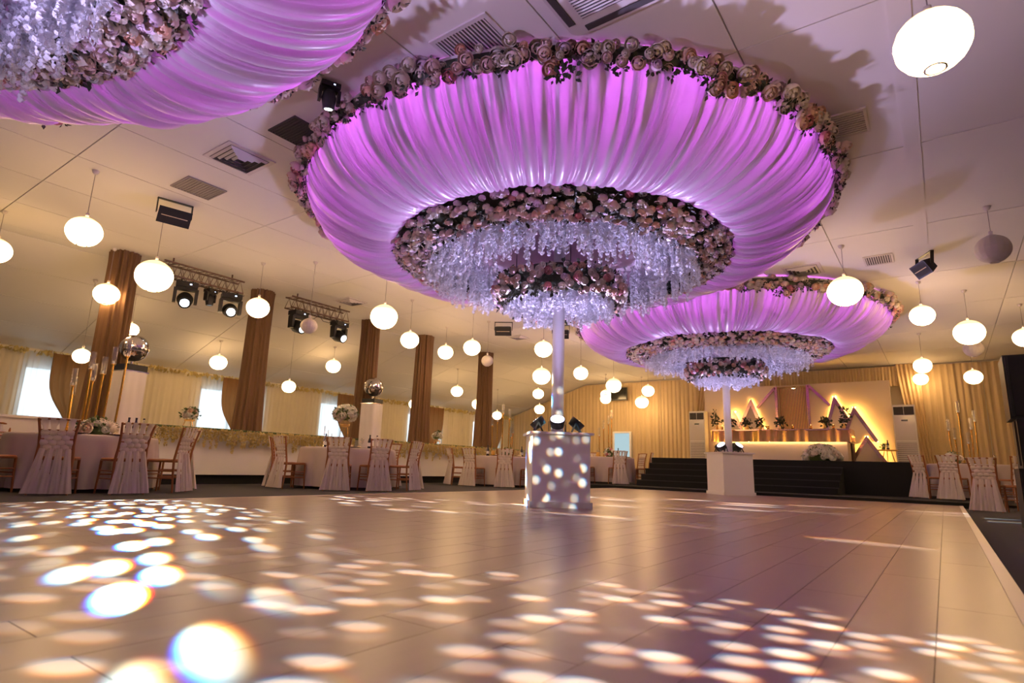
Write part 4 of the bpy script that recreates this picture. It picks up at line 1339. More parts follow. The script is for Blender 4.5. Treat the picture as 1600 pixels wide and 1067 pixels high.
# ================================================================== TABLES, CHAIRS AND WHAT STANDS ON THEM
def make_chair():
    t = thing('banquet_chair', 'x', 'chair', group='wooden chairs with woven tulle sashes')
    def post(s):
        return MB().tube([(s * 0.205, -0.235, 0.0), (s * 0.195, -0.205, 0.25), (s * 0.19, -0.19, 0.45), (s * 0.178, -0.205, 0.60), (s * 0.185, -0.235, 0.76), (s * 0.212, -0.275, 0.93)], [0.013, 0.016, 0.018, 0.017, 0.016, 0.014], 8)
    for s in (-1, 1):
        post(s).build('leg', 'wood', t)
        MB().tube([(s * 0.20, 0.19, 0.0), (s * 0.19, 0.18, 0.24), (s * 0.185, 0.175, 0.44)], [0.012, 0.015, 0.017], 8).build('leg', 'wood', t)
        MB().tube([(s * 0.192, -0.195, 0.20), (s * 0.19, 0.18, 0.20)], 0.010, 6).build('stretcher', 'wood', t)
        MB().tube([(s * 0.192, -0.195, 0.30), (s * 0.19, 0.18, 0.30)], 0.010, 6).build('stretcher', 'wood', t)
    MB().tube([(-0.19, 0.18, 0.25), (0.19, 0.18, 0.25)], 0.010, 6).build('stretcher', 'wood', t)
    b = MB()
    n = 24
    def ss(r, k): 
        a = 2 * PI * k / n
        c, s = math.cos(a), math.sin(a)
        return (r * math.copysign(abs(c) ** 0.4, c), r * math.copysign(abs(s) ** 0.4, s))
    rings = [(0.205, 0.425), (0.215, 0.435), (0.215, 0.455), (0.20, 0.468)]
    vs = []
    for r, z in rings:
        vs += [(*ss(r, k), z) for k in range(n)]
    fs = [tuple(range(n))[::-1], tuple(range(3 * n, 4 * n))]
    for i in range(3):
        fs += [(i * n + k, i * n + (k + 1) % n, (i + 1) * n + (k + 1) % n, (i + 1) * n + k) for k in range(n)]
    b.add(vs, fs).build('seat', 'wood', t)
    MB().tube([(-0.212, -0.273, 0.91), (-0.1, -0.292, 0.925), (0.1, -0.292, 0.925), (0.212, -0.273, 0.91)], 0.013, 8).build('top_rail', 'wood', t)
    def py(z): return float(np.interp(z, (0.45, 0.60, 0.76, 0.93), (-0.19, -0.205, -0.235, -0.275)))
    def px(z): return float(np.interp(z, (0.45, 0.60, 0.76, 0.93), (0.19, 0.178, 0.185, 0.212)))
    for z in (0.56, 0.62, 0.68, 0.74, 0.79):
        MB().tube([(-px(z), py(z), z), (px(z), py(z), z)], 0.009, 6).build('back_rail', 'wood', t)
    # sash: strips over the top rail, woven through the rails, then flaring tails
    sh = MB()
    for i in range(4):
        x0 = -0.18 + 0.09 * i
        def fn(u, v, x0=x0, i=i):
            z = 0.935 - 0.15 * v
            x = (x0 + 0.004 + (0.082 - 0.03 * v) * u + 0.015 * v) * (px(z) / 0.20)
            return (x, py(z) - 0.024 - 0.016 * math.sin(PI * u) - 0.006 * math.sin(5 * u + i), z)
        sh.grid(fn, 4, 4)
    for row, z in enumerate((0.755, 0.695, 0.635, 0.575)):
        cnt = 4 if row % 2 == 0 else 3
        for i in range(cnt):
            cx_ = (i - (cnt - 1) / 2) * 0.088
            def fn(u, v, cx_=cx_, z=z):
                zz = z + 0.036 - 0.072 * v
                bu = math.sin(PI * u) ** 0.6 * math.sin(PI * v) ** 0.5
                w_ = 0.092 * (0.75 + 0.25 * math.sin(PI * v))
                return (cx_ + w_ * (u - 0.5), py(zz) - 0.010 - 0.026 * bu, zz)
            sh.grid(fn, 4, 4)
    up = sh.build('sash', 'tulle', t)
    tl = MB()
    for i in range(4):
        x0 = -0.132 + 0.088 * i
        def fn(u, v, x0=x0, i=i):
            z = 0.565 - 0.545 * v
            w_ = 0.062 + 0.085 * v ** 1.2
            x = x0 * (1 + 0.42 * v) + w_ * (u - 0.5)
            yb = -0.225 - 0.075 * v - 0.02 * math.sin(PI * u) - 0.018 * v * math.sin(4 * PI * u + i * 1.7) - 0.008 * v * math.sin(9 * u + i)
            return (x, yb, z)
        tl.grid(fn, 10, 6)
    tl.build('sash_tails', 'tulle', up)
    return t

CH = make_chair()
ch_used = [False]
def chair(x, y, face, label, z=0.0):
    """face: direction (radians) the sitter looks"""
    rz = face - PI / 2
    if not ch_used[0]:
        CH.location = (x, y, z); CH.rotation_euler = (0, 0, rz); CH['label'] = label; ch_used[0] = True
        return CH
    return dup(CH, (x, y, z), rz, label)

def cloth_mesh(R, h, seed):
    rr = random.Random(seed)
    ph = rr.uniform(0, 6)
    N_ = 144
    prof = [(0.0, 0.0), (R * 0.6, 0.0), (R * 0.97, 0.0), (R, -0.008), (R + 0.012, -0.04)] + [(R + 0.012 + 0.05 * t, -0.04 - (h - 0.06) * t) for t in (0.15, 0.35, 0.55, 0.75, 0.9, 1.0)]
    def fn(u, v):
        f = v * (len(prof) - 1); i = min(int(f), len(prof) - 2); t = f - i
        r = prof[i][0] + (prof[i + 1][0] - prof[i][0]) * t
        z = prof[i][1] + (prof[i + 1][1] - prof[i][1]) * t
        a = 2 * PI * u
        k = max(0, (-z - 0.04) / h)
        r += k * (0.05 * math.sin(17 * a + ph + 0.8 * math.sin(3 * a)) + 0.02 * math.sin(31 * a + ph * 2))
        return (r * math.cos(a), r * math.sin(a), z)
    return MB().grid(fn, N_, 20, True).mesh('tablecloth', 'table_linen')

# small tableware, one of each kind
def t_glass():
    t = thing('wine_glass', 'x', 'glass')
    MB().lathe([(0.0, 0.002), (0.034, 0.003), (0.005, 0.01), (0.004, 0.085), (0.02, 0.10), (0.036, 0.135), (0.036, 0.165), (0.031, 0.20)], 14).build('goblet', 'clear_glass', t)
    MB().lathe([(0.0, 0.0), (0.036, 0.0), (0.036, 0.004), (0.0, 0.006)], 14).build('foot', 'clear_glass', t)
    return t
def t_bottle(m='bottle_dark'):
    t = thing('water_bottle', 'x', 'bottle')
    MB().lathe([(0.0, 0.0), (0.036, 0.0), (0.038, 0.01), (0.038, 0.15), (0.030, 0.18), (0.014, 0.22), (0.013, 0.26)], 14).build('flask', m, t)
    MB().lathe([(0.0391, 0.05), (0.0391, 0.12)], 14).build('paper_label', 'label_paper', t)
    MB().lathe([(0.015, 0.255), (0.015, 0.275), (0.0, 0.277)], 10).build('cap', 'bottle_dark', t)
    return t
def t_plate():
    t = thing('charger_plate', 'x', 'plate')
    MB().lathe([(0.0, 0.004), (0.10, 0.004), (0.16, 0.016), (0.162, 0.012), (0.10, 0.0), (0.0, 0.0)], 24).build('dish', 'plate_dark', t)
    b = MB()
    b.add([(-0.06, -0.04, 0.006), (0.06, -0.04, 0.006), (0.06, 0.04, 0.006), (-0.06, 0.04, 0.006), (-0.04, 0.0, 0.05), (0.04, 0.0, 0.05)], [(0, 1, 5, 4), (2, 3, 4, 5), (1, 2, 5), (3, 0, 4)])
    b.build('folded_napkin', 'napkin', t)
    return t
def t_juice():
    t = thing('juice_jug', 'x', 'jug')
    MB().lathe([(0.0, 0.0), (0.05, 0.0), (0.055, 0.05), (0.045, 0.15), (0.05, 0.19)], 16).build('jug', 'clear_glass', t)
    MB().lathe([(0.0, 0.004), (0.047, 0.004), (0.051, 0.05), (0.043, 0.14), (0.0, 0.141)], 16).build('juice', 'juice', t)
    MB().tube([(0.048, 0, 0.16), (0.09, 0, 0.13), (0.085, 0, 0.06), (0.053, 0, 0.04)], 0.006, 6).build('handle', 'clear_glass', t)
    return t
PROTO = {}
def small(kind, x, y, z, label, rz=0.0, group=None):
    mk = {'glass': t_glass, 'bottle': t_bottle, 'bottle_clear': lambda: t_bottle('clear_glass'), 'plate': t_plate, 'juice': t_juice}[kind]
    if kind not in PROTO:
        o = mk(); PROTO[kind] = o
        o.location = (x, y, z); o.rotation_euler = (0, 0, rz); o['label'] = label
        if group: o['group'] = group
        return o
    return dup(PROTO[kind], (x, y, z), rz, label, group)

def candelabra(x, y, z, label, tubes):
    """tubes = (dx, dy, height of the gold stem)"""
    t = thing('candle_holder', label, 'candle holder', (x, y, z), 0, 'tall gold candle holders')
    rb = max(math.hypot(q[0], q[1]) for q in tubes) + 0.03
    MB().lathe([(0.0, 0.0), (rb, 0.0), (rb, 0.010), (0.0, 0.014)], 28).build('base', 'gold_brushed', t)
    for dx, dy, h in tubes:
        MB().tube([(dx * 0.94, dy * 0.94, 0.012), (dx, dy, h)], 0.016, 8).build('stem', 'gold', t)
        c = MB().lathe([(0.0, h), (0.035, h), (0.035, h + 0.015), (0.0, h + 0.015)], 12, (dx, dy, 0)).build('cup', 'gold', t)
        MB().lathe([(0.040, h + 0.012), (0.040, h + 0.28)], 12, (dx, dy, 0)).build('glass_tube', 'clear_glass', c)
        MB().tube([(dx, dy, h + 0.012), (dx, dy, h + 0.06)], 0.014, 8).build('candle', 'petal_white', c)
    return t

PEONY = [rose_mesh('petal_white', 40, 1.2), rose_mesh('petal_cream', 41, 1.2)]
def bouquet(x, y, z, label, rad, n, sz, stand=None, mix=None, seed=1, group='flower arrangements', flat=0.8, cat='bouquet'):
    rr = random.Random(seed)
    t = thing('bouquet', label, cat, (x, y, z), 0, group)
    h = stand or 0.0
    if stand:
        for k in range(3):
            a = 2 * PI * k / 3 + 0.3
            MB().tube([(0.11 * math.cos(a), 0.11 * math.sin(a), 0.0), (0.07 * math.cos(a), 0.07 * math.sin(a), h * 0.95)], 0.006, 6).build('stand_leg', 'gold', t)
        MB().lathe([(0.0, h * 0.9), (0.09, h * 0.93), (0.10, h + 0.02), (0.0, h + 0.02)], 14).build('bowl', 'gold_brushed', t)
    c = Vector((0, 0, h + (rad * flat if stand else 0.075)))
    MB().lathe([(0.0, c.z - rad * 0.6 * flat if stand else 0.0), (rad * 0.5, c.z - rad * 0.3 * flat if stand else 0.0), (rad * 0.55, c.z + 0.1 * rad), (rad * 0.35, c.z + rad * 0.4 * flat), (0.0, c.z + rad * 0.5 * flat)], 12).build('moss_ball', 'leaf_green', t)
    mix = mix or (('white', 4), ('cream', 2))
    for i in range(n):
        ph = rr.uniform(-0.55 if stand else 0.0, 1.35); a = rr.uniform(0, 6.28)
        d = Vector((math.cos(a) * math.cos(ph), math.sin(a) * math.cos(ph), math.sin(ph)))
        p = c + Vector((d.x * rad * 0.78, d.y * rad * 0.78, d.z * rad * 0.72 * flat))
        col = rr.choices([k for k, _ in mix], [w_ for _, w_ in mix])[0]
        put('blossom', ROSES[col][0], t, Matrix.Translation(p) @ rot_to(d, rr.uniform(0, 6)) @ Matrix.Scale(sz * 1.0 * rr.uniform(0.8, 1.25), 4))
    lv = []
    for i in range(n // 2):
        ph = rr.uniform(-0.4 if stand else 0.1, 1.4); a = rr.uniform(0, 6.28)
        d = Vector((math.cos(a) * math.cos(ph), math.sin(a) * math.cos(ph), math.sin(ph)))
        p = c + Vector((d.x * rad * 0.78, d.y * rad * 0.78, d.z * rad * 0.74 * flat))
        lv.append((rr.choice(GREENS), Matrix.Translation(p) @ rot_to(d, rr.uniform(0, 6))))
    merged('greenery', lv, t)
    return t

def table(cx_, cy_, R, z, which, chairs, d=1.2):
    h = 0.77
    t = thing('round_table', 'round table under a pale cloth, ' + which, 'table', (cx_, cy_, z), 0, 'round banquet tables')
    MB().lathe([(0.0, h - 0.035), (R - 0.02, h - 0.035), (R - 0.02, h - 0.008), (0.0, h - 0.008)], 40).build('tabletop', 'wood', t)
    for k in range(4):
        a = PI / 4 + k * PI / 2
        MB().tube([(0.55 * math.cos(a), 0.55 * math.sin(a), h - 0.03), (0.6 * math.cos(a), 0.6 * math.sin(a), 0.0)], 0.02, 8).build('leg', 'black_metal', t)
    o = place('tablecloth', cloth_mesh(R, h - 0.03, int(cx_ * 10)), None, (cx_, cy_, z + h))
    tag(o, 'pale draped tablecloth on the round table, ' + which, 'tablecloth', 'pale round tablecloths')
    for ang, lab in chairs:
        a = math.radians(ang)
        chair(cx_ + d * math.cos(a), cy_ + d * math.sin(a), a + PI, lab, z)
    return z + h + 0.002

# --- first table, near the picture edge
T1 = (-10.2, 3.42)
z1 = table(*T1, 0.92, 0.0, 'at the picture edge beside the first window', [
    (-70, 'wooden chair cut by the picture edge at the first table'), (-30, 'chair with woven sash, seen squarely from behind, leftmost whole chair at the first table'),
    (4, 'chair with woven sash catching a few coloured light dots at the first table'), (40, 'side-turned chair at the right end of the first table, tulle tails spread'),
    (78, 'chair beyond the first table with only its back edge showing'), (172, 'chair on the window side of the first table, only its top rail showing'), (210, 'chair on the far window side of the first table')])
candelabra(-10.36, 3.50, z1, 'gold candle holder with glass tubes on the first table', [(-0.30, -0.20, 0.60), (-0.18, -0.25, 0.72), (0.02, -0.12, 0.98), (0.10, 0.02, 0.92), (0.20, 0.10, 1.08), (0.24, 0.26, 1.22), (0.1, -0.1, 0.80)])
bouquet(-9.93, 3.46, z1, 'low white hydrangea arrangement at the foot of the first candle holder', 0.30, 60, 0.062, None, (('cream', 3), ('white', 2), ('peach', 0.4)), 3, flat=0.6)
for dx, dy, k, lab in ((0.62, 0.30, 'bottle', 'dark labelled bottle, left of three on the first table'), (0.66, 0.38, 'bottle', 'dark labelled bottle, middle of three on the first table'), (0.62, 0.50, 'bottle_clear', 'clear bottle, right of three on the first table'),
                       (0.46, -0.34, 'glass', 'wine glass left of the hydrangeas on the first table'), (0.45, -0.52, 'glass', 'wine glass between two others on the first table'), (0.52, -0.68, 'glass', 'wine glass behind the leftmost whole chair back'),
                       (0.78, 0.10, 'plate', 'dark plate with napkin beside the bottles on the first table'), (0.70, -0.40, 'plate', 'dark plate with napkin left of the hydrangeas on the first table'), (0.4, 0.72, 'glass', 'wine glass behind the light-dotted chair on the first table'), (0.3, 0.82, 'glass', 'wine glass at the far right rim of the first table')):
    small(k, T1[0] + dx, T1[1] + dy, z1, lab)

# --- second table, with the tall bouquet
T2 = (-9.68, 7.82)
z2 = table(*T2, 0.92, 0.0, 'with the tall white bouquet', [
    (-128, 'chair turned away at the left end of the second table, tails to the left'), (-96, 'half-turned chair with sash at the left front of the second table'), (-46, 'chair with woven sash, left of the two seen squarely at the second table'),
    (-16, 'chair with woven sash, right of the two seen squarely at the second table'), (20, 'half-turned chair with sash at the right end of the second table'), (58, 'chair at the right rear of the second table'), (100, 'chair behind the second table, only its back corner showing'), (150, 'chair hidden behind the tall bouquet at the second table')])
bouquet(-9.72, 7.70, z2, 'tall white bouquet on a thin gold stand', 0.27, 64, 0.07, 0.46, (('white', 5), ('cream', 1)), 5)
for dx, dy, k, lab in ((0.40, 0.18, 'bottle', 'dark labelled bottle on the second table'), (0.36, 0.40, 'bottle_clear', 'clear bottle beside the dark one on the second table'), (-0.3, -0.35, 'bottle', 'dark bottle left of the tall bouquet on the second table'),
                       (0.02, -0.62, 'glass', 'leftmost wine glass on the second table'), (0.15, -0.55, 'glass', 'second wine glass from the edge on the second table'), (0.25, -0.48, 'glass', 'wine glass left of the squarely seen chair back'),
                       (0.48, 0.46, 'glass', 'wine glass right of the bottles on the second table'), (0.52, 0.60, 'glass', 'rightmost wine glass on the second table'), (0.45, -0.05, 'glass', 'wine glass under the tall bouquet'),
                       (0.62, -0.45, 'plate', 'dark plate with napkin at the left of the second table'), (0.76, 0.15, 'plate', 'dark plate with napkin below the dark bottle on the second table'), (0.28, 0.02, 'plate', 'napkin plate in the middle of the second table')):
    small(k, T2[0] + dx, T2[1] + dy, z2, lab)
t = thing('candle_stick', 'thin silver candlesticks left of the tall bouquet', 'candle holder', (T2[0] - 0.15, T2[1] - 0.42, z2))
for k, (dx, h) in enumerate(((-0.07, 0.42), (0.0, 0.34), (0.07, 0.27))):
    MB().lathe([(0.0, 0.0), (0.035, 0.0), (0.006, 0.02), (0.006, h * 0.6), (0.014, h * 0.62), (0.008, h * 0.64), (0.008, h)], 10, (dx, dx * 0.5, 0)).build('stick', 'chrome', t)

# --- third table, left of the near pedestal
T3 = (-9.7, 13.0)
z3 = table(*T3, 0.92, 0.0, 'just left of the near pedestal', [
    (-152, 'side-turned chair furthest left at the third table'), (-122, 'chair partly hidden behind its neighbour at the third table'), (-88, 'half-turned chair with woven sash at the third table'), (-50, 'squarely seen chair with woven sash at the third table'),
    (-14, 'chair at the third table cut off by the near pedestal')])
candelabra(-9.75, 13.0, z3, 'gold candle holder with long glass tubes on the third table', [(-0.16, -0.2, 0.80), (-0.06, -0.1, 0.92), (0.05, 0.0, 1.15), (0.14, 0.18, 1.02), (0.18, 0.30, 0.62), (0.10, 0.34, 0.52)])
for dx, dy, k, lab in ((0.1, -0.52, 'juice', 'orange juice jug on the third table'), (0.55, 0.15, 'bottle', 'dark bottle right of the squarely seen chair at the third table'), (0.0, -0.62, 'bottle', 'dark bottle beside the juice on the third table'), (0.62, 0.30, 'glass', 'wine glass right of the bottle on the third table'),
                       (0.66, 0.45, 'glass', 'wine glass near the pedestal on the third table'), (0.08, -0.80, 'glass', 'leftmost wine glass on the third table'), (0.3, -0.6, 'plate', 'dark plate at the left of the third table'), (0.66, -0.10, 'plate', 'dark plate beside the pedestal on the third table')):
    small(k, T3[0] + dx, T3[1] + dy, z3, lab)
bouquet(-9.30, 12.70, z3, 'low white flowers on the third table', 0.20, 14, 0.05, None, None, 9, flat=0.7)

# --- fourth table, on the platform right of the near pedestal
T4 = (-8.48, 16.6)
z4 = table(*T4, 0.92, 0.112, 'on the platform left of the stage steps', [
    (-88, 'chair cut off by the near pedestal at the fourth table'), (-44, 'squarely seen chair with woven sash at the fourth table'), (16, 'side-turned chair beside the stage steps'), (60, 'chair behind the fourth table, right side'), (130, 'chair behind the fourth table by the wall drape')], 1.2)
candelabra(-8.4, 16.7, z4, 'gold candle holder on the fourth table in front of the lit doorway', [(-0.2, -0.15, 0.62), (-0.1, -0.05, 0.85), (0.05, 0.0, 1.0), (0.1, 0.12, 1.18)])
bouquet(-8.15, 16.35, z4, 'white and plum bouquet on the fourth table', 0.20, 18, 0.055, None, (('white', 3), ('rose', 1)), 12, flat=1.1)
for dx, dy, k, lab in ((0.05, -0.45, 'juice', 'orange juice jug on the fourth table'), (-0.25, -0.5, 'bottle', 'dark bottle left of the juice on the fourth table'), (-0.35, -0.55, 'bottle_clear', 'clear bottle at the left of the fourth table'), (0.5, 0.0, 'bottle', 'dark bottle right of the white bouquet on the fourth table'), (-0.1, -0.7, 'glass', 'wine glass on the fourth table'), (0.7, 0.1, 'plate', 'dark plate at the right rim of the fourth table')):
    small(k, T4[0] + dx, T4[1] + dy, z4, lab)

# --- fifth table, right of the stage
T5 = (0.57, 17.2)
z5 = table(*T5, 0.88, 0.112, 'right of the stage', [
    (-136, 'chair with sash nearest the stage at the fifth table'), (-110, 'second chair with sash from the stage at the fifth table'), (-60, 'chair at the fifth table hidden behind the single chair')], 1.2)
candelabra(0.40, 17.2, z5, 'gold candle holder on the fifth table right of the stage', [(-0.22, 0.0, 0.75), (-0.12, -0.05, 0.55), (0.0, 0.05, 1.18), (0.12, 0.0, 0.45), (0.2, 0.05, 0.78), (0.28, 0.0, 0.95)])
bouquet(0.20, 16.85, z5, 'white and dark green bouquet on the fifth table', 0.22, 16, 0.055, None, None, 14, flat=1.0)
small('plate', T5[0] - 0.1, T5[1] - 0.68, z5, 'dark plate on the fifth table')
small('glass', T5[0] + 0.35, T5[1] - 0.6, z5, 'wine glass on the fifth table')
chair(0.62, 13.75, math.radians(75), 'single chair with long tulle sash in front of the fifth table')
chair(1.12, 14.5, math.radians(150), 'wooden chair half hidden behind the speaker stack')

# bouquets on the ledge wall
bouquet(-11.75, 5.61, 1.06, 'small white and green bouquet on the ledge, nearer one', 0.155, 26, 0.045, 0.13, (('white', 3), ('cream', 3), ('peach', .5)), 21)
bouquet(-11.75, 12.61, 1.06, 'small white bouquet on the ledge, farther one beside the fourth pillar', 0.17, 28, 0.05, 0.10, (('white', 4), ('cream', 2)), 22)

# ================================================================== FAR WALL AND STAGE
def ztop(x0):
    return lambda x: ceil_z(x0 + x) - 0.06
FD = [(-16.05, -13.3, 'gold wall drape in the far corner under the sloping ceiling'), (-13.28, -10.4, 'gold wall drape left of and behind the wall screen'), (-10.38, -8.9, 'gold wall drape between the wall screen and the stage'),
      (-8.88, -7.1, 'gold wall drape just left of the stage cooling tower'), (-0.75, 1.2, 'gold wall drape right of the stage'), (1.22, 3.6, 'gold wall drape behind the speaker stack'), (3.62, 8.0, 'gold wall drape outside the picture')]
for k, (a, b, lab) in enumerate(FD):
    me = curtain_mesh('wall_drape', 'gold_drape', b - a, 0.13, 3.9, 0.16, 0.03, 200 + k, 10, top=ztop(a))
    tag(place('wall_drape', me, None, (a, YF - 0.14, 0)), lab, 'drape', 'gold drapes on the far wall')
me = curtain_mesh('valance', 'gold_drape', 7.0 - 0.6, 3.40, 4.04, 0.09, 0.03, 300, 4)
tag(place('valance', me, None, (-7.15, YF - 0.30, 0)), 'gathered gold valance above the stage backdrop', 'drape')
# side drapes of the stage swept to one side
def swag(x0, x1, name, lab, flip):
    def fn(u, v):
        z = 4.09 + (0.12 - 4.09) * v
        w_ = 0.62 - 0.35 * math.sin(PI * min(1, v * 0.6 + 0.1)) * v
        sh = 0.55 * v ** 1.3
        x = (x0 + (0.75 - sh) + w_ * u) if not flip else (x0 + sh + w_ * u)
        return (x, YF - 0.34 - 0.035 * math.sin(u * 34 + 2 * v) - 0.02 * math.sin(u * 15 + 4 * v), z)
    tag(MB().grid(fn, 60, 16).build(name, 'gold_drape'), lab, 'drape')
swag(-8.0, 0, 'side_drape', 'gold drape swept aside left of the stage backdrop', False)
swag(-0.95, 0, 'side_drape', 'gold drape swept aside right of the stage backdrop', True)

# lit doorway hatch and wall screen
t = thing('wall_hatch', 'pale blue lit service hatch in the far wall', 'window', (0, 0, 0)); t['kind'] = 'structure'
t.name = 'window_8'
MB().box((-10.52, YF - 0.24, 1.5), (0.66, 0.02, 0.94)).build('pane', 'hatch_glow' if 'hatch_glow' in MATS else (emitter('hatch_glow', (0.62, 0.85, 0.92), 0.9) and 'hatch_glow'), t)  # pane emits by itself, no light source stands behind it
for s in (-1, 1):
    MB().box((-10.52 + s * 0.37, YF - 0.25, 1.5), (0.07, 0.06, 1.08)).build('frame', 'white_paint', t)
    MB().box((-10.52, YF - 0.25, 1.5 + s * 0.51), (0.68, 0.06, 0.07)).build('frame', 'white_paint', t)
t = thing('wall_screen', 'black flat television high on the far wall', 'television', (-10.6, YF - 0.42, 3.56), math.radians(4))
MB().box((0, 0, 0), (0.78, 0.07, 0.52)).build('casing', 'black_plastic', t)
MB().box((0, -0.037, 0.01), (0.72, 0.004, 0.45)).build('screen', 'screen', t)
MB().box((0, 0.13, 0), (0.2, 0.2, 0.12)).build('wall_mount', 'black_metal', t)

# backdrop
BY = 21.5
bd = thing('stage_backdrop', 'beige stage backdrop wall with a rod niche in the middle', 'backdrop', (0, 0, 0))
MB().box(((-6.85 - 4.40) / 2, BY, (0.9 + 3.5) / 2), (2.45, 0.12, 2.6)).build('panel', 'backdrop_panel', bd)
MB().box(((-3.40 - 1.12) / 2, BY, (0.9 + 3.5) / 2), (2.28, 0.12, 2.6)).build('panel', 'backdrop_panel', bd)
MB().box((-3.9, BY + 0.42, (0.9 + 3.5) / 2), (1.1, 0.06, 2.6)).build('niche_back', 'niche_mauve', bd)
for s in (-4.42, -3.38): MB().box((s, BY + 0.22, 2.2), (0.04, 0.40, 2.6)).build('niche_side', 'backdrop_panel', bd)
MB().box((-3.9, BY + 0.22, 3.48), (1.0, 0.40, 0.04)).build('niche_top', 'backdrop_panel', bd)
rod = MB().tube([(0, 0, 0.9), (0, 0, 3.46)], 0.011, 8).mesh('rod', 'gold_brushed')
for k in range(20): place('rod', rod, bd, (-4.36 + 0.92 * k / 19, BY - 0.02, 0))
nl = thing('niche_lamp', 'small bright lamp at the top of the rod niche', 'lamp', (-3.88, BY + 0.12, 3.46))
MB().lathe([(0.0, -0.06), (0.05, -0.06)], 14).build('bulb_face', 'niche_lamp', nl)
MB().lathe([(0.055, -0.058), (0.06, 0.0), (0.0, 0.0)], 14).build('cup', 'chrome', nl)

# mountain outlines: prism panels edged with bronze mirror, warm light strips behind the edges
def mountain(pts, label, base_w, glow, y=BY - 0.16, d=0.08):
    """pts: left foot, apex, right foot; in x,z"""
    t = thing('mountain_panel', label, 'wall decoration', (0, 0, 0), 0, 'mountain outlines on the backdrop')
    MB().prism(pts, y - d / 2, y + d / 2).build('panel', 'backdrop_panel', t)
    (ax, az), (px_, pz_), (bx_, bz_) = pts
    w_ = base_w
    def off(a, b):
        dx, dz = b[0] - a[0], b[1] - a[1]
        l = math.hypot(dx, dz)
        return -dz / l, dx / l            # points outwards for left-to-right runs
    n1, n2 = off(pts[0], pts[1]), off(pts[1], pts[2])
    k = 1 + n1[0] * n2[0] + n1[1] * n2[1]
    inner = (px_ - w_ * (n1[0] + n2[0]) / k, pz_ - w_ * (n1[1] + n2[1]) / k)      # mitred corner under the apex
    ia, ib = (ax - n1[0] * w_, az - n1[1] * w_), (bx_ - n2[0] * w_, bz_ - n2[1] * w_)
    for i, (a, b) in enumerate(((pts[0], pts[1]), (pts[1], pts[2]))):
        nx, nz = (n1, n2)[i]
        poly = [a, b, inner, ia] if i == 0 else [a, b, ib, inner]
        MB().prism(poly, y - d / 2 - 0.025, y - d / 2 + 0.002).build('mirror_edge', 'bronze_mirror', t)
        if glow[i]:
            o = -0.04
            MB().bar((a[0] + nx * o, y + d / 2 + 0.03, a[1] + nz * o), (b[0] + nx * o, y + d / 2 + 0.03, b[1] + nz * o), 0.03, 0.02, (0, 1, 0)).build('light_strip', 'led_warm', t)
    MB().box(((pts[0][0] + pts[2][0]) / 2, y + d / 2 + 0.02, max(pts[0][1], pts[2][1], 1.0)), (0.2, 0.06, 0.1)).build('spacer', 'backdrop_panel', t)
mountain([(-3.10, 1.55), (-2.65, 3.07), (-1.95, 1.72)], 'tallest glowing mountain outline right of the rod niche', 0.10, (1, 1))
mountain([(-2.62, 1.45), (-2.11, 2.70), (-1.52, 1.62)], 'middle glowing mountain outline right of the rod niche', 0.10, (1, 1), BY - 0.27)
mountain([(-2.36, 0.92), (-1.83, 1.78), (-1.30, 0.92)], 'small glowing mountain outline beside the bar, standing on the stage', 0.10, (1, 1), BY - 0.38)
mountain([(-5.95, 1.5), (-5.20, 3.07), (-4.66, 1.6)], 'tall glowing mountain outline left of the rod niche', 0.10, (0, 1), BY - 0.16)
mountain([(-6.24, 1.5), (-5.77, 2.67), (-5.30, 1.6)], 'lower glowing mountain outline behind the far pole', 0.10, (1, 1), BY - 0.27)
for (a, b, lab) in (((-4.42, 3.42), (-5.03, 2.75), 'bronze mirror strip slanting down left of the rod niche'), ((-3.39, 3.45), (-2.79, 2.76), 'bronze mirror strip slanting down right of the rod niche'),
                    ((-4.40, 3.44), (-4.40, 1.6), 'upright bronze mirror strip on the left side of the rod niche'), ((-3.42, 3.46), (-3.42, 1.6), 'upright bronze mirror strip on the right side of the rod niche')):
    o = MB().bar((a[0], BY - 0.10, a[1]), (b[0], BY - 0.10, b[1]), 0.08, 0.07, (0, 1, 0)).build('mirror_strip', 'bronze_mirror')
    tag(o, lab, 'wall decoration', 'bronze mirror strips')

# head table: white lit front with a gold mirrored band
ht = thing('head_table', 'white lit head table with a gold mirrored band on the stage', 'table', (0, 0, 0))
TY = 19.5
MB().box((-4.04, TY + 0.35, 1.20), (3.72, 0.70, 0.60)).build('front_panel', 'bar_white', ht)
MB().box((-4.04, TY + 0.33, 1.86), (3.9, 0.86, 0.04)).build('top', 'bronze_mirror', ht)
def band(u, v):
    x = -6.02 + 3.96 * u
    w_ = 0.06 * math.sin(u * 26) + 0.04 * math.sin(u * 61 + 1)
    return (x, TY - 0.08 - 0.05 * (1 - v) + 0.35 * w_, 1.50 + 0.37 * v)
MB().grid(band, 120, 3).build('gold_band', 'gold', ht)
MB().box((-4.04, TY - 0.045, 1.525), (3.7, 0.02, 0.012)).build('light_strip', 'led_bar', ht)
for s in (-6.02, -2.06): MB().box((s, TY + 0.33, 1.69), (0.03, 0.84, 0.36)).build('gold_end', 'gold', ht)
rr = random.Random(77)
gl = ['at the left end', 'left of the far pole', 'right of the far pole', 'below the tall left mountain', 'in front of the rod niche', 'right of the rod niche', 'at the right end']
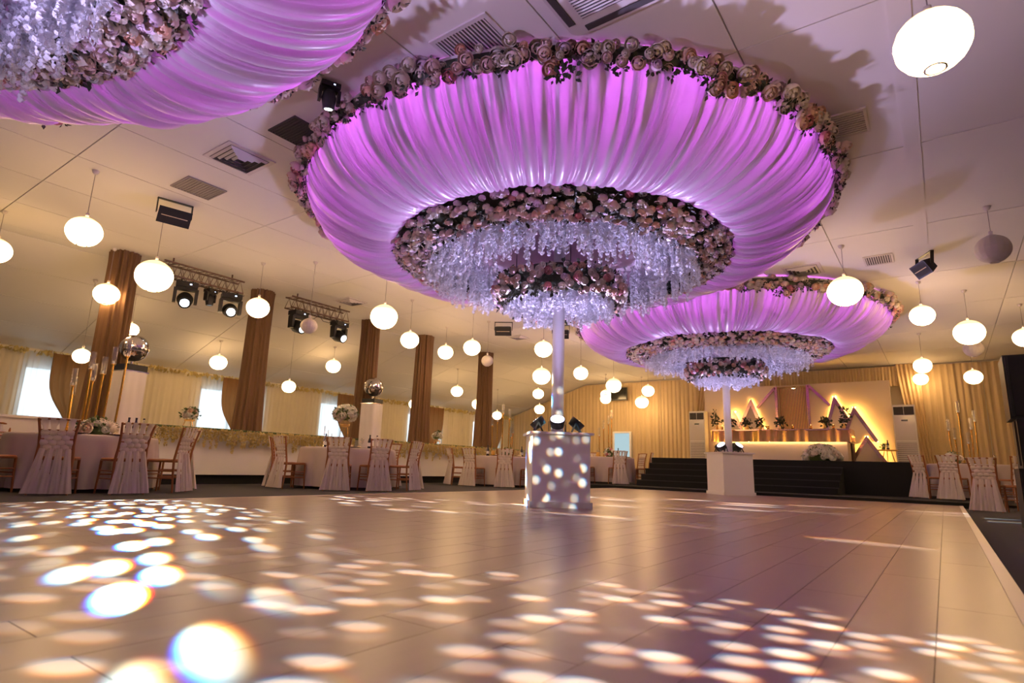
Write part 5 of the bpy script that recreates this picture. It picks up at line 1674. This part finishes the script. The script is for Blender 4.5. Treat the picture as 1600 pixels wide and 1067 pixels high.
for k, x in enumerate((-5.9, -5.5, -4.95, -4.55, -3.95, -2.75, -2.25)):
    t = thing('leafy_sprig', 'dark leafy sprig on the head table ' + gl[k], 'plant', (x, TY + 0.15, 1.88), 0, 'sprigs on the head table')
    MB().lathe([(0.0, 0.0), (0.04, 0.0), (0.05, 0.08), (0.03, 0.14), (0.04, 0.16)], 12).build('vase', 'gold_brushed', t)
    lv = []
    for i in range(14):
        h = rr.uniform(0.14, 0.20 + 0.30 * (k in (0, 6)) + 0.1)
        lv.append((rr.choice(LEAVES), mtx((rr.uniform(-.11, .11), rr.uniform(-.06, .06), h), (rr.uniform(0, 6), rr.uniform(0, 6), 0), 1.3)))
    merged('leaf_sprays', lv, t)
    MB().tube([(0, 0, 0.1), (0.01, 0, 0.24)], 0.006, 5).build('stem', 'leaf_dark', t)
for k, x in enumerate((-5.7, -4.3, -3.6, -3.1, -2.5)):
    t = thing('glass_candle', 'gold glass candle on the head table, number %s along' % ('one', 'two', 'three', 'four', 'five')[k], 'candle', (x, TY + 0.02, 1.88), 0, 'candles on the head table')
    t['label'] = 'small gold candle on the head table ' + ('beside the left end sprig', 'left of the rod niche', 'under the rods of the niche', 'right below the upright mirror strip', 'near the right end sprig')[k]
    MB().lathe([(0.0, 0.0), (0.035, 0.0), (0.038, 0.11), (0.033, 0.11), (0.03, 0.01), (0.0, 0.01)], 12).build('cup', 'gold', t)
    MB().lathe([(0.0, 0.105), (0.008, 0.12), (0.0, 0.15)], 8).build('flame', 'candle_flame', t)
so = thing('dark_sofa', 'dark sofa back behind the head table', 'sofa', (-3.2, TY + 1.2, 0.901))
MB().box((0, 0.25, 0.55), (1.9, 0.16, 0.60)).build('backrest', 'sofa_dark', so)
MB().box((0, -0.08, 0.28), (1.9, 0.55, 0.26)).build('seat', 'sofa_dark', so)
for s in (-1, 1):
    MB().box((s * 0.98, -0.02, 0.36), (0.14, 0.70, 0.50)).build('armrest', 'sofa_dark', so)
    for yy in (-0.25, 0.25): MB().tube([(s * 0.85, yy, 0.0), (s * 0.85, yy, 0.16)], 0.025, 8).build('leg', 'gold', so)
bouquet(-2.75, 18.75, 0.902, 'large white flower arrangement on the stage in front of the head table', 0.62, 90, 0.085, None, (('white', 4), ('cream', 3)), 31, flat=0.85)
# small console right of the head table
t = thing('side_table', 'small gold side table with a bottle against the backdrop', 'table', (-1.28, 20.5, 0.9))
MB().lathe([(0.0, 0.40), (0.26, 0.40), (0.26, 0.43), (0.0, 0.43)], 24).build('tabletop', 'gold_brushed', t)
for k in range(3):
    a = 2 * PI * k / 3 + 0.5
    MB().tube([(0.2 * math.cos(a), 0.2 * math.sin(a), 0.0), (0.1 * math.cos(a), 0.1 * math.sin(a), 0.40)], 0.012, 6).build('leg', 'gold_brushed', t)
small('bottle', -1.26, 20.5, 1.332, 'dark bottle on the small gold side table')
bouquet(-1.36, 20.45, 1.332, 'little flower bunch on the small gold side table', 0.07, 8, 0.025, None, None, 33)

# cooling towers on the stage
def ac_tower(x, y, label):
    t = thing('cooling_tower', label, 'air conditioner', (x, y, 0.9), 0, 'floor air conditioners on the stage')
    W_, D_, H_ = 0.56, 0.36, 1.76
    MB().box((0, 0, H_ / 2), (W_, D_, H_)).build('cabinet', 'ac_white', t)
    MB().box((0, -D_ / 2 - 0.004, 1.58), (W_ - 0.06, 0.012, 0.24)).build('air_outlet', 'vent_dark', t)
    for k in range(6): MB().box((0, -D_ / 2 - 0.012, 1.49 + 0.036 * k), (W_ - 0.07, 0.014, 0.006)).build('louvre', 'grille_black', t)
    MB().box((0, -D_ / 2 - 0.012, 1.58), (0.012, 0.016, 0.24)).build('divider', 'ac_white', t)
    MB().box((0, -D_ / 2 - 0.005, 1.08), (W_ - 0.05, 0.012, 0.72)).build('front_panel', 'ac_panel', t)
    MB().box((0, -D_ / 2 - 0.012, 1.30), (0.16, 0.004, 0.05)).build('display', 'screen', t)
    MB().box((0, -D_ / 2 - 0.003, 0.36), (W_ - 0.06, 0.008, 0.62)).build('intake', 'vent_grey', t)
    for k in range(11): MB().box((0, -D_ / 2 - 0.010, 0.08 + 0.056 * k), (W_ - 0.06, 0.016, 0.026)).build('slat', 'ac_white', t)
ac_tower(-7.02, 21.2, 'white floor air conditioner at the left end of the stage')
ac_tower(-0.80, 21.0, 'white floor air conditioner at the right end of the stage')

# black speaker stack at the picture edge
t = thing('speaker_stack', 'tall black speaker stack at the right picture edge', 'speaker', (1.06, 9.15, 0))
MB().box((0, 0, 0.34), (0.74, 0.62, 0.68)).build('subwoofer', 'black_plastic', t)
MB().box((0.02, 0, 0.96), (0.70, 0.58, 0.56)).build('subwoofer', 'black_plastic', t)
sp = MB(); sp.box((0.0, 0, 1.61), (0.76, 0.60, 0.74)); sp.build('top_cabinet', 'black_plastic', t)
for z, h in ((0.34, 0.6), (0.96, 0.5), (1.61, 0.68)):
    g = MB().box((0, -0.315, z), (0.66, 0.012, h)).build('front_grille', 'grille_black', t)
    for s in (-1, 1): MB().bar((0.35 * s, -0.32, z - h / 2), (0.35 * s, -0.32, z + h / 2), 0.02, 0.02, (0, 1, 0)).build('grille_frame', 'black_metal', t)
cb = MB().tube([(0.75, 8.5, 0.012), (0.9, 8.2, 0.012), (0.7, 7.7, 0.012), (0.95, 7.2, 0.012), (1.3, 7.1, 0.012)], 0.012, 6).build('speaker_cable', 'black_plastic')
tag(cb, 'black cable on the carpet beside the speaker stack', 'cable')
